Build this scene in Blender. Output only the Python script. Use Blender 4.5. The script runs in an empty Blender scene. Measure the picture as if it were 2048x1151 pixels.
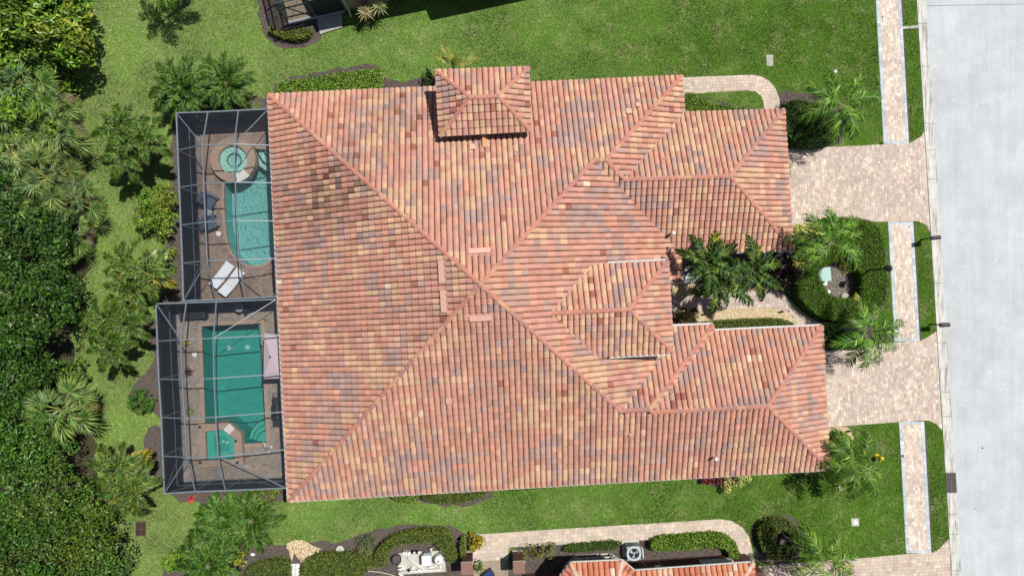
import bpy, math, random
import numpy as np
from mathutils import Vector, Matrix
from mathutils.geometry import tessellate_polygon

# ------------------------------------------------------------------ camera, sky, sun, exposure
SC = bpy.context.scene
COL = SC.collection
H, F, NX, NY = 42.7, 1366.0, 988.0, 597.0          # camera height, focal length in photo pixels, where the plumb line meets the picture

def _rotdiff(a, b):
    a = a/np.linalg.norm(a); b = b/np.linalg.norm(b); v = np.cross(a, b); c = a@b
    K = np.array([[0, -v[2], v[1]], [v[2], 0, -v[0]], [-v[1], v[0], 0]])
    return np.eye(3)+K+K@K/(1+c)
R = _rotdiff(np.array([(NX-1024)/F, -(NY-575.5)/F, -1]), np.array([0, 0, -1.]))
cam = bpy.data.cameras.new('camera'); cam.lens = 36*F/2048; cam.sensor_width = 36
cam.clip_end = 2000
co = bpy.data.objects.new('camera', cam); COL.objects.link(co)
M4 = np.eye(4); M4[:3, :3] = R; M4[2, 3] = H
co.matrix_world = Matrix(M4.tolist())
SC.camera = co

SUN = np.array([0.37, 0.28, 1.0])                   # direction to the sun
w = bpy.data.worlds.new('World'); SC.world = w; w.use_nodes = True
nt = w.node_tree; bg = nt.nodes['Background']
sky = nt.nodes.new('ShaderNodeTexSky'); sky.sky_type = 'NISHITA'; sky.sun_disc = False
sky.sun_elevation = math.atan2(1, math.hypot(SUN[0], SUN[1])); sky.sun_rotation = math.atan2(SUN[0], SUN[1])
nt.links.new(sky.outputs[0], bg.inputs[0]); bg.inputs[1].default_value = 0.065
sl = bpy.data.lights.new('sun', 'SUN'); sl.energy = 4.9; sl.angle = math.radians(0.53); sl.color = (1, 0.965, 0.90)
so = bpy.data.objects.new('sun', sl); COL.objects.link(so); so.location = (30, 22, 60)
so.rotation_euler = Vector((-SUN).tolist()).to_track_quat('-Z', 'Y').to_euler()
vs = SC.view_settings; vs.view_transform = 'Standard'; vs.look = 'None'; vs.gamma = 1; vs.use_curve_mapping = False
vs.exposure = 0.14
SC.cycles.max_bounces = 6; SC.cycles.transparent_max_bounces = 16

# ------------------------------------------------------------------ helpers
rng = np.random.default_rng(7); random.seed(7)
C0 = np.array([0, 0, H])
def P(px, py, z=0.):
    d = R@np.array([(px-1024)/F, -(py-575.5)/F, -1.0])
    return C0+d*((z-H)/d[2])
def PP(l, z=0.): return [P(x, y, z) for x, y in l]
def plane(a, b, z, pitch, side):
    A = P(*a, z); B = P(*b, z); S = P(*side, z)
    t = (B-A)/np.linalg.norm(B-A); n = np.array([-t[1], t[0], 0])
    if np.dot(S-A, n) < 0: n = -n
    return np.array([pitch*n[0], pitch*n[1], z-pitch*np.dot(A, n)])
def inter(p, q, r):
    return np.linalg.solve(np.array([[k[0], k[1], -1] for k in (p, q, r)]), [-k[2] for k in (p, q, r)])
def flat(z): return np.array([0, 0, z])
def thru(g, pt): return np.array([g[0], g[1], pt[2]-g[0]*pt[0]-g[1]*pt[1]])
def V(px, py, pl):
    d = P(px, py, 0)-C0
    t = (pl[2]-C0[2])/(d[2]-pl[0]*d[0]-pl[1]*d[1]); return C0+t*d

ORG = {}
def link(o, parent=None):
    COL.objects.link(o)
    if parent is not None: o.parent = parent
    return o
def tag(o, label=None, cat=None, group=None, kind=None):
    if label: o['label'] = label
    if cat: o['category'] = cat
    if group: o['group'] = group
    if kind: o['kind'] = kind
    return o
def thing(name, label, cat, loc, group=None):
    o = bpy.data.objects.new(name, None); link(o)
    o.location = Vector([float(v) for v in loc]); o.empty_display_size = .2
    ORG[o.name] = np.array(loc, float)
    return tag(o, label, cat, group)

class MB:
    """collects faces; build() links them as one mesh object"""
    def __init__(s): s.v = []; s.f = []; s.c = []
    def add(s, verts, faces, col=None):
        n = len(s.v); s.v.extend([tuple(map(float, p)) for p in verts]); s.f.extend([tuple(i+n for i in f) for f in faces])
        if col is not None: s.c.extend([col]*len(faces))
        return s
    def box(s, c, sx, sy, sz, rz=0., col=None):
        """box with its base centre at c"""
        a = np.array([[i*sx/2, j*sy/2, k*sz] for k in (0, 1) for j in (-1, 1) for i in (-1, 1)], float)
        cr, sr = math.cos(rz), math.sin(rz)
        a = np.stack([a[:, 0]*cr-a[:, 1]*sr, a[:, 0]*sr+a[:, 1]*cr, a[:, 2]], 1)+np.array(c, float)
        return s.add(a, [(0, 2, 3, 1), (4, 5, 7, 6), (0, 1, 5, 4), (2, 6, 7, 3), (0, 4, 6, 2), (1, 3, 7, 5)], col)
    def bar(s, a, b, wd, ht, col=None, up=(0, 0, 1)):
        a = np.array(a, float); b = np.array(b, float); t = b-a; t = t/np.linalg.norm(t)
        u = np.array(up, float)
        if abs(t@u) > .95: u = np.array([1., 0, 0])
        x = np.cross(t, u); x /= np.linalg.norm(x); y = np.cross(x, t)
        o = [(-wd/2, -ht/2), (wd/2, -ht/2), (wd/2, ht/2), (-wd/2, ht/2)]
        vv = [p+x*i+y*j for p in (a, b) for i, j in o]
        return s.add(vv, [(0, 1, 2, 3), (7, 6, 5, 4), (0, 4, 5, 1), (1, 5, 6, 2), (2, 6, 7, 3), (3, 7, 4, 0)], col)
    def tube(s, pts, r, n=6, col=None, cap=True):
        pts = [np.array(p, float) for p in pts]; rr = r if hasattr(r, '__len__') else [r]*len(pts); vv = []
        for i, p in enumerate(pts):
            t = pts[min(i+1, len(pts)-1)]-pts[max(i-1, 0)]; t = t/(np.linalg.norm(t)+1e-9)
            u = np.array([0, 0, 1.]) if abs(t[2]) < .9 else np.array([1., 0, 0])
            x = np.cross(t, u); x /= np.linalg.norm(x); y = np.cross(x, t)
            vv += [p+rr[i]*(math.cos(k*2*math.pi/n)*x+math.sin(k*2*math.pi/n)*y) for k in range(n)]
        ff = [(i*n+k, i*n+(k+1) % n, (i+1)*n+(k+1) % n, (i+1)*n+k) for i in range(len(pts)-1) for k in range(n)]
        if cap: ff += [tuple(range(n))[::-1], tuple((len(pts)-1)*n+k for k in range(n))]
        return s.add(vv, ff, col)
    def lathe(s, c, prof, n=16, col=None):
        """prof: (radius, z) bottom to top"""
        c = np.array(c, float)
        vv = [c+np.array([r*math.cos(k*2*math.pi/n), r*math.sin(k*2*math.pi/n), z]) for r, z in prof for k in range(n)]
        m = len(prof)
        ff = [(i*n+k, i*n+(k+1) % n, (i+1)*n+(k+1) % n, (i+1)*n+k) for i in range(m-1) for k in range(n)]
        ff += [tuple(range(n))[::-1], tuple((m-1)*n+k for k in range(n))]
        return s.add(vv, ff, col)
    def poly(s, pts, col=None): return s.add(pts, [tuple(range(len(pts)))], col)
    def prism(s, pts2, z0, z1, col=None, holes=()):
        """solid with the plan pts2 (ccw), top triangulated with holes"""
        loops = [list(pts2)]+[list(h) for h in holes]
        base = [[Vector((p[0], p[1], 0)) for p in l] for l in loops]
        tris = tessellate_polygon(base); fl = [p for l in loops for p in l]
        tv = [(p[0], p[1], z1) for p in fl]
        ff = []
        for t in tris:
            a, b, c = (np.array(fl[i][:2], float) for i in t)
            cr = (b[0]-a[0])*(c[1]-a[1])-(b[1]-a[1])*(c[0]-a[0])
            if abs(cr) < 1e-9: continue
            ff.append(tuple(t) if cr > 0 else tuple(t[::-1]))
        s.add(tv, ff, col)
        if z0 < z1:
            for l in loops:
                n = len(l)
                ar = sum(l[i][0]*l[(i+1) % n][1]-l[(i+1) % n][0]*l[i][1] for i in range(n))
                for i in range(n):
                    a, b = l[i], l[(i+1) % n]
                    q = [(a[0], a[1], z0), (b[0], b[1], z0), (b[0], b[1], z1), (a[0], a[1], z1)]
                    outer = l is loops[0]
                    if (ar > 0) != outer: q = q[::-1]
                    s.add(q, [(0, 1, 2, 3)], col)
        return s
    def build(s, name, m, parent=None, smooth=False, local=False):
        me = bpy.data.meshes.new(name); vv = np.array(s.v, float).reshape(-1, 3)
        og = ORG.get(parent.name, np.zeros(3)) if parent is not None else np.zeros(3)
        if not local: vv = vv-og
        me.from_pydata(vv.tolist(), [], s.f)
        if s.c and len(s.c) == len(s.f): setcol(me, np.array(s.c, float))
        me.materials.append(m)
        if smooth: me.polygons.foreach_set('use_smooth', [True]*len(me.polygons))
        o = bpy.data.objects.new(name, me); link(o, parent); ORG[o.name] = og
        return o

def setcol(me, c):
    a = me.attributes.new('col', 'FLOAT_COLOR', 'FACE')
    d = np.ones((len(me.polygons), 4), np.float32); d[:, :3] = c[:, :3]
    a.data.foreach_set('color', d.ravel())
def mesh_np(name, v, nper, c, m):
    """v: (n*nper, 3) unshared corners, one face per nper corners"""
    v = np.asarray(v, np.float32); n = len(v)//nper
    me = bpy.data.meshes.new(name)
    me.vertices.add(len(v)); me.vertices.foreach_set('co', v.ravel())
    me.loops.add(len(v)); me.loops.foreach_set('vertex_index', np.arange(len(v), dtype=np.int32))
    me.polygons.add(n); me.polygons.foreach_set('loop_start', np.arange(n, dtype=np.int32)*nper)
    me.update(calc_edges=True); me.validate()
    if c is not None: setcol(me, np.asarray(c))
    me.materials.append(m); return me
def obj_np(name, v, nper, c, m, parent=None):
    og = ORG.get(parent.name, np.zeros(3)) if parent is not None else np.zeros(3)
    o = bpy.data.objects.new(name, mesh_np(name, np.asarray(v)-og, nper, c, m)); link(o, parent); ORG[o.name] = og
    return o
def inpoly(p, poly):
    p = np.asarray(p, float); poly = np.array([q[:2] for q in poly], float); r = np.zeros(len(p), bool)
    lo, hi = poly.min(0), poly.max(0)
    idx = np.where((p[:, 0] > lo[0]) & (p[:, 0] < hi[0]) & (p[:, 1] > lo[1]) & (p[:, 1] < hi[1]))[0]
    if not len(idx): return r
    x, y = p[idx, 0], p[idx, 1]; ins = np.zeros(len(idx), bool); j = len(poly)-1
    for i in range(len(poly)):
        xi, yi = poly[i]; xj, yj = poly[j]
        k = ((yi > y) != (yj > y)) & (x < (xj-xi)*(y-yi)/((yj-yi) if yj != yi else 1e-12)+xi)
        ins ^= k; j = i
    r[idx] = ins; return r
def ccw(poly):
    a = sum(poly[i][0]*poly[(i+1) % len(poly)][1]-poly[(i+1) % len(poly)][0]*poly[i][1] for i in range(len(poly)))
    return list(poly) if a > 0 else list(poly)[::-1]
def smooth_poly(pts, it=2, closed=True):
    pts = [np.array(p, float) for p in pts]
    for _ in range(it):
        q = []; n = len(pts)
        if not closed: q.append(pts[0])
        for i in range(n if closed else n-1):
            a, b = pts[i], pts[(i+1) % n]; q += [a*.75+b*.25, a*.25+b*.75]
        if not closed: q.append(pts[-1])
        pts = q
    return pts
def rough_edge(pts, amp=.06, step=.35):
    q = []; n = len(pts)
    for i in range(n):
        a, b = np.array(pts[i][:2]), np.array(pts[(i+1) % n][:2]); L = np.linalg.norm(b-a); k = max(1, int(L/step))
        for j in range(k): q.append(a+(b-a)*j/k+rng.normal(0, amp, 2)*(1 if L < 60 else 0))
    return q
def clip_half(poly, a, b):
    """keep what lies left of a->b; poly: arrays whose first two coordinates count"""
    out = []; n = len(poly); d = (b[0]-a[0], b[1]-a[1])
    s = [d[0]*(p[1]-a[1])-d[1]*(p[0]-a[0]) for p in poly]
    for i in range(n):
        j = (i+1) % n
        if s[i] >= 0: out.append(poly[i])
        if (s[i] >= 0) != (s[j] >= 0):
            t = s[i]/(s[i]-s[j]); out.append(poly[i]+(poly[j]-poly[i])*t)
    return out
def edges_of(poly): return [(np.array(poly[i][:2], float), np.array(poly[(i+1) % len(poly)][:2], float)) for i in range(len(poly))]
def near_edges(edges, lo, hi):
    r = []
    for a, b in edges:
        if max(a[0], b[0]) < lo[0] or min(a[0], b[0]) > hi[0] or max(a[1], b[1]) < lo[1] or min(a[1], b[1]) > hi[1]: continue
        d = b-a; t0, t1 = 0., 1.; ok = True
        for k in (0, 1):
            if abs(d[k]) < 1e-12: continue
            u, v_ = (lo[k]-a[k])/d[k], (hi[k]-a[k])/d[k]
            if u > v_: u, v_ = v_, u
            t0 = max(t0, u); t1 = min(t1, v_)
            if t0 > t1: ok = False; break
        if ok: r.append((a, b))
    return r

def patch(p):
    g = np.random.default_rng(3); v = np.zeros(len(p))
    for k in range(26):
        a, f, ph = g.uniform(0, 6.283), 2**g.uniform(-1.2, 2.6), g.uniform(0, 6.283)
        v += np.sin(f*(p[:, 0]*math.cos(a)+p[:, 1]*math.sin(a))+ph+1.3*np.sin(f*.6*(p[:, 1]*math.cos(a)-p[:, 0]*math.sin(a))+ph*2))/(1+.25*f)
    return np.clip(v/2.6, -1.4, 1.4)
# ------------------------------------------------------------------ materials
def nodes(name):
    m = bpy.data.materials.new(name); m.use_nodes = True; n = m.node_tree
    return m, n, n.nodes['Principled BSDF'], n.nodes['Material Output']
def mnode(n, op, a, b=None):
    k = n.nodes.new('ShaderNodeMath'); k.operation = op
    for i, v in enumerate((a, b)):
        if v is None: continue
        if isinstance(v, (int, float)): k.inputs[i].default_value = v
        else: n.links.new(v, k.inputs[i])
    return k.outputs[0]
def noise(n, scale, detail=3, rough=.6, coord='Object', stretch=None):
    t = n.nodes.new('ShaderNodeTexCoord'); k = n.nodes.new('ShaderNodeTexNoise')
    k.inputs['Scale'].default_value = scale; k.inputs['Detail'].default_value = detail; k.inputs['Roughness'].default_value = rough
    s = t.outputs[coord]
    if stretch:
        mp = n.nodes.new('ShaderNodeMapping'); mp.inputs['Scale'].default_value = stretch; n.links.new(s, mp.inputs[0]); s = mp.outputs[0]
    n.links.new(s, k.inputs['Vector']); return k.outputs['Fac']
def ramp(n, fac, stops):
    r = n.nodes.new('ShaderNodeValToRGB'); e = r.color_ramp.elements
    while len(e) < len(stops): e.new(.5)
    for i, (p, c) in enumerate(stops): e[i].position = p; e[i].color = (*c, 1)
    n.links.new(fac, r.inputs[0]); return r.outputs[0]
def mixc(n, fac, a, b, mode='MIX'):
    k = n.nodes.new('ShaderNodeMix'); k.data_type = 'RGBA'; k.blend_type = mode
    for i, v in ((0, fac), (6, a), (7, b)):
        if isinstance(v, (int, float)): k.inputs[i].default_value = v
        elif isinstance(v, tuple): k.inputs[i].default_value = (*v, 1)
        else: n.links.new(v, k.inputs[i])
    return k.outputs[2]
def bump(n, b, h, st, dist=.02):
    k = n.nodes.new('ShaderNodeBump'); k.inputs['Strength'].default_value = st; k.inputs['Distance'].default_value = dist
    n.links.new(h, k.inputs['Height']); n.links.new(k.outputs[0], b.inputs['Normal'])
def vary(n, col, amount, fac):
    """multiply a colour by 1 +- amount following fac (0..1)"""
    f = mnode(n, 'ADD', mnode(n, 'MULTIPLY', mnode(n, 'SUBTRACT', fac, .5), 2*amount), 1.)
    c = n.nodes.new('ShaderNodeVectorMath'); c.operation = 'SCALE'; n.links.new(col, c.inputs[0]); n.links.new(f, c.inputs['Scale'])
    return c.outputs[0]
def mat(name, c, rough=.6, c2=None, scale=4, metal=0., bmp=0., spec=.4, detail=4):
    m, n, b, o = nodes(name)
    b.inputs['Roughness'].default_value = rough; b.inputs['Metallic'].default_value = metal; b.inputs['Specular IOR Level'].default_value = spec
    f = noise(n, scale, detail)
    c2 = c2 or tuple(x*.82 for x in c)
    n.links.new(ramp(n, f, [(.32, c2), (.68, c)]), b.inputs['Base Color'])
    if bmp: bump(n, b, noise(n, scale*8, 3), bmp)
    return m
def mat_attr(name, src='attr', rough=.7, spec=.3, amt=.25, scale=6, trans=0., bmp=0., amt2=0., scale2=.5, stretch=None):
    m, n, b, o = nodes(name)
    if src == 'attr':
        a = n.nodes.new('ShaderNodeAttribute'); a.attribute_name = 'col'; c = a.outputs['Color']
    else:
        c = n.nodes.new('ShaderNodeObjectInfo').outputs['Color']
    if trans and src == 'attr': c = mixc(n, 1., c, n.nodes.new('ShaderNodeObjectInfo').outputs['Color'], 'MULTIPLY')
    if amt: c = vary(n, c, amt, noise(n, scale, 4, .65, stretch=stretch))
    if amt2: c = vary(n, c, amt2, noise(n, scale2, 3))
    n.links.new(c, b.inputs['Base Color']); b.inputs['Roughness'].default_value = rough; b.inputs['Specular IOR Level'].default_value = spec
    if bmp: bump(n, b, noise(n, scale*6, 3), bmp)
    if trans:
        t = n.nodes.new('ShaderNodeBsdfTranslucent'); n.links.new(c, t.inputs[0]); x = n.nodes.new('ShaderNodeMixShader'); x.inputs[0].default_value = trans
        n.links.new(b.outputs[0], x.inputs[1]); n.links.new(t.outputs[0], x.inputs[2]); n.links.new(x.outputs[0], o.inputs['Surface'])
    return m
MAT = {}
MAT['tile'] = mat_attr('clay_tile', 'attr', .75, .25, .24, 9, bmp=.15, amt2=.26, scale2=1.3)
MAT['tile_piece'] = mat_attr('clay_tile_piece', 'obj', .75, .25, .22, 9, bmp=.15)
MAT['leaf'] = mat_attr('leaf', 'attr', .5, .22, 0, trans=.10)
MAT['leaf_gloss'] = mat_attr('glossy_leaf', 'attr', .40, .32, 0, trans=.10)
MAT['grass'] = mat_attr('grass_blade', 'attr', .6, .25, 0, trans=.25)
MAT['paver'] = mat_attr('paver', 'attr', .85, .25, .16, 9, bmp=.2, amt2=.3, scale2=.55)
MAT['chips'] = mat_attr('chips', 'attr', .9, .15, .2, 20)
MAT['stone'] = mat_attr('stone', 'attr', .8, .25, .2, 15)
MAT['bark'] = mat('bark', (.11, .095, .078), .9, (.05, .042, .034), 9, bmp=.5)
MAT['palm_trunk'] = mat('palm_trunk', (.20, .18, .155), .9, (.10, .088, .075), 7, bmp=.4)
MAT['crownshaft'] = mat('crownshaft', (.13, .20, .06), .5, (.09, .15, .04), 4)
MAT['white_metal'] = mat('white_metal', (.78, .79, .80), .45, (.68, .69, .70), 3)
MAT['gutter'] = mat('gutter', (.54, .54, .53), .5, (.42, .42, .41), 2)
MAT['underlay'] = mat('roof_underlay', (.10, .055, .04), .9, (.06, .035, .028), 3)
MAT['stucco'] = mat('stucco', (.52, .42, .31), .9, (.46, .37, .27), 2, bmp=.2)
MAT['brown_wall'] = mat('brown_stucco', (.11, .045, .032), .9, (.085, .034, .025), 2, bmp=.2)
MAT['trim'] = mat('pale_trim', (.56, .53, .47), .8, (.47, .44, .39), 3, bmp=.1)
MAT['frame'] = mat('cage_frame', (.165, .195, .23), .42, (.135, .16, .19), 3, spec=.5)
MAT['dark_frame'] = mat('dark_bronze_frame', (.035, .06, .065), .4, (.025, .045, .05), 3)
MAT['concrete'] = mat('concrete', (.50, .48, .43), .9, (.36, .345, .30), 2.2, bmp=.25, detail=8)
MAT['old_concrete'] = mat('old_concrete', (.40, .39, .36), .9, (.26, .25, .22), 5, bmp=.3, detail=8)
MAT['black'] = mat('black_metal', (.018, .018, .02), .4, (.012, .012, .014), 5)
MAT['black_plastic'] = mat('black_plastic', (.02, .022, .026), .5, (.014, .015, .018), 6)
MAT['white'] = mat('white_plastic', (.78, .78, .76), .5, (.66, .66, .63), 6)
MAT['yellow'] = mat('yellow_paint', (.72, .60, .05), .45, (.62, .50, .03), 8)
MAT['mint'] = mat('pale_green_metal', (.30, .45, .41), .5, (.25, .39, .355), 3)
MAT['coping'] = mat('coping_stone', (.40, .29, .22), .8, (.30, .215, .165), 5, bmp=.2)
MAT['pale_stone'] = mat('pale_stone', (.68, .66, .64), .7, (.56, .54, .52), 6)
MAT['sling'] = mat('sling_fabric', (.80, .84, .90), .7, (.72, .76, .82), 20)
MAT['blue_wood'] = mat('blue_grey_plastic', (.085, .125, .19), .55, (.065, .10, .155), 8)
MAT['wicker'] = mat('dark_wicker', (.035, .035, .045), .8, (.02, .02, .026), 30, bmp=.4)
MAT['mauve'] = mat('mauve_canvas', (.62, .50, .56), .85, (.56, .45, .51), 3)
MAT['rust'] = mat('rusty_iron', (.10, .055, .035), .8, (.055, .03, .02), 12, bmp=.3)
MAT['iron'] = mat('cast_iron', (.12, .105, .09), .7, (.07, .06, .05), 10)
MAT['terracotta'] = mat('terracotta', (.45, .20, .12), .8, (.36, .155, .09), 5)
MAT['vent'] = mat('painted_vent', (.60, .36, .29), .6, (.54, .32, .25), 5)
MAT['steel'] = mat('grey_steel', (.28, .33, .36), .45, (.22, .26, .28), 5)
MAT['pvc'] = mat('pvc_pipe', (.76, .76, .70), .5, (.62, .62, .56), 6)
MAT['hose'] = mat('hose', (.42, .48, .30), .5, (.36, .42, .25), 8)
MAT['blue'] = mat('blue_plastic', (.012, .03, .13), .5, (.008, .02, .09), 5)
MAT['sand'] = mat('beige_floor', (.30, .245, .17), .85, (.25, .20, .14), 3)

def mat_lawn(name, cs, dry, dscale=.35, seed=0.):
    m, n, b, o = nodes(name); b.inputs['Roughness'].default_value = .9; b.inputs['Specular IOR Level'].default_value = .15
    fine = noise(n, 16, 6, .75); mid = noise(n, 2.6, 5, .7); big = noise(n, dscale, 4, .6)
    c = ramp(n, fine, [(.30, cs[0]), (.5, cs[1]), (.72, cs[2])])
    c = vary(n, c, .30, mid)
    f = mnode(n, 'MULTIPLY', ramp(n, big, [(.46, (0, 0, 0)), (.68, (1, 1, 1))]), dry)
    c = mixc(n, f, c, cs[3])
    n.links.new(c, b.inputs['Base Color']); bump(n, b, fine, .6, .05); return m
def mat_ground():
    m, n, b, o = nodes('lawn'); b.inputs['Roughness'].default_value = .9; b.inputs['Specular IOR Level'].default_value = .15
    fine = noise(n, 11, 6, .85); mid = noise(n, 2.2, 6, .75); big = noise(n, .35, 5, .65)
    dry = ramp(n, fine, [(.34, (.048, .112, .013)), (.5, (.118, .220, .037)), (.66, (.23, .305, .085))])
    lush = ramp(n, fine, [(.34, (.022, .068, .004)), (.5, (.064, .145, .010)), (.66, (.145, .22, .032))])
    t = n.nodes.new('ShaderNodeTexCoord'); sx = n.nodes.new('ShaderNodeSeparateXYZ'); n.links.new(t.outputs['Object'], sx.inputs[0])
    f = mnode(n, 'ADD', mnode(n, 'MULTIPLY', sx.outputs[0], .022), mnode(n, 'ADD', mnode(n, 'MULTIPLY', big, .8), .06))
    c = mixc(n, ramp(n, f, [(.30, (0, 0, 0)), (.85, (1, 1, 1))]), dry, lush)
    c = vary(n, c, .5, mid)
    g = mnode(n, 'MULTIPLY', ramp(n, noise(n, .8, 7, .85), [(.50, (0, 0, 0)), (.66, (1, 1, 1))]), .7)
    c = mixc(n, g, c, (.30, .275, .13))
    wx = ramp(n, mnode(n, 'ADD', mnode(n, 'MULTIPLY', sx.outputs[0], -.05), mnode(n, 'SUBTRACT', mnode(n, 'MULTIPLY', noise(n, .55, 6, .75), .9), .55)), [(.42, (0, 0, 0)), (.72, (1, 1, 1))])
    c = mixc(n, mnode(n, 'MULTIPLY', wx, .30), c, (.25, .26, .10))
    n.links.new(c, b.inputs['Base Color']); bump(n, b, fine, 1., .08); return m
MAT['lawn'] = mat_ground()
def mat_road():
    m, n, b, o = nodes('road'); b.inputs['Roughness'].default_value = .85; b.inputs['Specular IOR Level'].default_value = .25
    c = ramp(n, noise(n, .5, 7, .72), [(.3, (.37, .384, .400)), (.7, (.475, .492, .508))])
    c = vary(n, c, .16, noise(n, 1.0, 6, .75, stretch=(3.0, .14, 1)))
    c = vary(n, c, .20, noise(n, .16, 6, .75))
    c = mixc(n, mnode(n, 'MULTIPLY', ramp(n, noise(n, .9, 6, .8), [(.56, (0, 0, 0)), (.66, (1, 1, 1))]), .35), c, (.60, .61, .62))
    c = vary(n, c, .45, noise(n, 17, 6, .9))
    st = ramp(n, noise(n, 2.2, 5, .75), [(.66, (0, 0, 0)), (.74, (1, 1, 1))])
    c = mixc(n, mnode(n, 'MULTIPLY', st, .35), c, (.30, .30, .30)); n.links.new(c, b.inputs['Base Color'])
    bump(n, b, noise(n, 50, 3), .25); return m
MAT['road'] = mat_road()
def mat_kerb():
    m, n, b, o = nodes('kerb_concrete'); b.inputs['Roughness'].default_value = .9
    c = ramp(n, noise(n, 1.3, 6, .7), [(.3, (.40, .39, .355)), (.7, (.60, .59, .55))])
    f = ramp(n, noise(n, 1.0, 6, .7, stretch=(7, .5, 1)), [(.50, (0, 0, 0)), (.62, (1, 1, 1))])
    c = mixc(n, mnode(n, 'MULTIPLY', f, .8), c, (.15, .145, .125)); n.links.new(c, b.inputs['Base Color'])
    bump(n, b, noise(n, 30, 4), .3); return m
MAT['kerb'] = mat_kerb()
def mat_soil(name, a, b_, scale=9):
    m, n, b, o = nodes(name); b.inputs['Roughness'].default_value = 1; b.inputs['Specular IOR Level'].default_value = .1
    f = noise(n, scale, 7, .8); n.links.new(ramp(n, f, [(.3, a), (.62, b_)]), b.inputs['Base Color']); bump(n, b, f, .8, .05); return m
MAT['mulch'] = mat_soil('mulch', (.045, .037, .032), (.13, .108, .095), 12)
MAT['grey_mulch'] = mat_soil('grey_mulch', (.075, .062, .055), (.22, .19, .17), 12)
MAT['litter'] = mat_soil('leaf_litter', (.020, .020, .010), (.07, .065, .035), 8)
MAT['gravel'] = mat_soil('gravel_bed', (.30, .21, .11), (.58, .46, .29), 14)
MAT['deck'] = mat_soil('deck_joint', (.05, .04, .034), (.10, .08, .07), 6)
MAT['bed_joint'] = mat_soil('joint_sand', (.13, .11, .10), (.24, .205, .18), 10)
def mat_basin(name, c, c2):
    m, n, b, o = nodes(name); b.inputs['Roughness'].default_value = .7
    c_ = ramp(n, noise(n, 3, 5, .7), [(.3, c2), (.7, c)])
    v = n.nodes.new('ShaderNodeTexVoronoi'); v.feature = 'DISTANCE_TO_EDGE'; v.inputs['Scale'].default_value = 3.2
    t = n.nodes.new('ShaderNodeTexCoord'); nz = n.nodes.new('ShaderNodeTexNoise'); nz.inputs['Scale'].default_value = 2.4
    n.links.new(t.outputs['Object'], nz.inputs['Vector'])
    n.links.new(c_, b.inputs['Base Color']); return m
MAT['basin_a'] = mat_basin('pool_plaster_pale', (.34, .57, .54), (.26, .49, .47))
MAT['basin_b'] = mat_basin('pool_plaster_green', (.05, .36, .325), (.032, .265, .24))
def mat_water(name, tint, rip, sc):
    m, n, b, o = nodes(name)
    tr = n.nodes.new('ShaderNodeBsdfTransparent'); tr.inputs[0].default_value = (*tint, 1)
    gl = n.nodes.new('ShaderNodeBsdfGlossy'); gl.inputs['Roughness'].default_value = .06
    h = noise(n, sc, 3, .55)
    bm = n.nodes.new('ShaderNodeBump'); bm.inputs['Strength'].default_value = rip; bm.inputs['Distance'].default_value = .19; n.links.new(h, bm.inputs['Height'])
    n.links.new(bm.outputs[0], gl.inputs['Normal'])
    fr = n.nodes.new('ShaderNodeFresnel'); fr.inputs[0].default_value = 1.33; n.links.new(bm.outputs[0], fr.inputs['Normal'])
    x = n.nodes.new('ShaderNodeMixShader'); n.links.new(fr.outputs[0], x.inputs[0]); n.links.new(tr.outputs[0], x.inputs[1]); n.links.new(gl.outputs[0], x.inputs[2])
    n.links.new(x.outputs[0], o.inputs['Surface']); return m
MAT['water_a'] = mat_water('rippled_water', (.68, .89, .89), .9, 6)
MAT['water_b'] = mat_water('calm_water', (.62, .88, .84), .3, 3)
MAT['water_shallow'] = mat_water('shallow_water', (.86, .96, .95), .7, 6)
def mat_screen(name, op):
    """woven mesh: the flatter the angle, the more thread a ray meets"""
    m, n, b, o = nodes(name); b.inputs['Base Color'].default_value = (.022, .028, .04, 1); b.inputs['Roughness'].default_value = .6; b.inputs['Specular IOR Level'].default_value = .3
    g = n.nodes.new('ShaderNodeNewGeometry'); d = n.nodes.new('ShaderNodeVectorMath'); d.operation = 'DOT_PRODUCT'
    n.links.new(g.outputs['Incoming'], d.inputs[0]); n.links.new(g.outputs['Normal'], d.inputs[1])
    cs = mnode(n, 'MAXIMUM', mnode(n, 'ABSOLUTE', d.outputs['Value']), .08)
    f = mnode(n, 'SUBTRACT', 1., mnode(n, 'POWER', 1-op, mnode(n, 'DIVIDE', 1., cs)))
    tr = n.nodes.new('ShaderNodeBsdfTransparent'); x = n.nodes.new('ShaderNodeMixShader')
    n.links.new(f, x.inputs[0]); n.links.new(tr.outputs[0], x.inputs[1]); n.links.new(b.outputs[0], x.inputs[2]); n.links.new(x.outputs[0], o.inputs['Surface']); return m
MAT['screen'] = mat_screen('insect_screen', .23)
MAT['wall_screen'] = mat_screen('wall_insect_screen', .6)

# ------------------------------------------------------------------ colour choices
def jit(c, a=.12): 
    k = 1+rng.normal(0, a); return tuple(max(0, x*k) for x in c)
G_DEEP = [(.020, .055, .010), (.036, .085, .014), (.058, .125, .02), (.09, .16, .025)]
G_MID = [(.020, .058, .006), (.044, .103, .010), (.078, .153, .017), (.14, .22, .04)]
G_DARK = [(.014, .042, .005), (.032, .082, .009), (.062, .132, .014), (.12, .195, .035)]
G_BRIGHT = [(.055, .13, .010), (.11, .21, .018), (.18, .30, .028), (.30, .38, .06)]
G_OLIVE = [(.055, .085, .012), (.10, .14, .02), (.165, .21, .03), (.25, .27, .06)]
G_VAR = [(.18, .22, .04), (.42, .40, .08), (.58, .53, .15), (.64, .60, .3)]
G_YEL = [(.08, .11, .012), (.36, .27, .015), (.55, .42, .03), (.14, .16, .02)]
G_RED = [(.10, .010, .014), (.18, .02, .025), (.28, .05, .045), (.05, .008, .012)]
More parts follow.
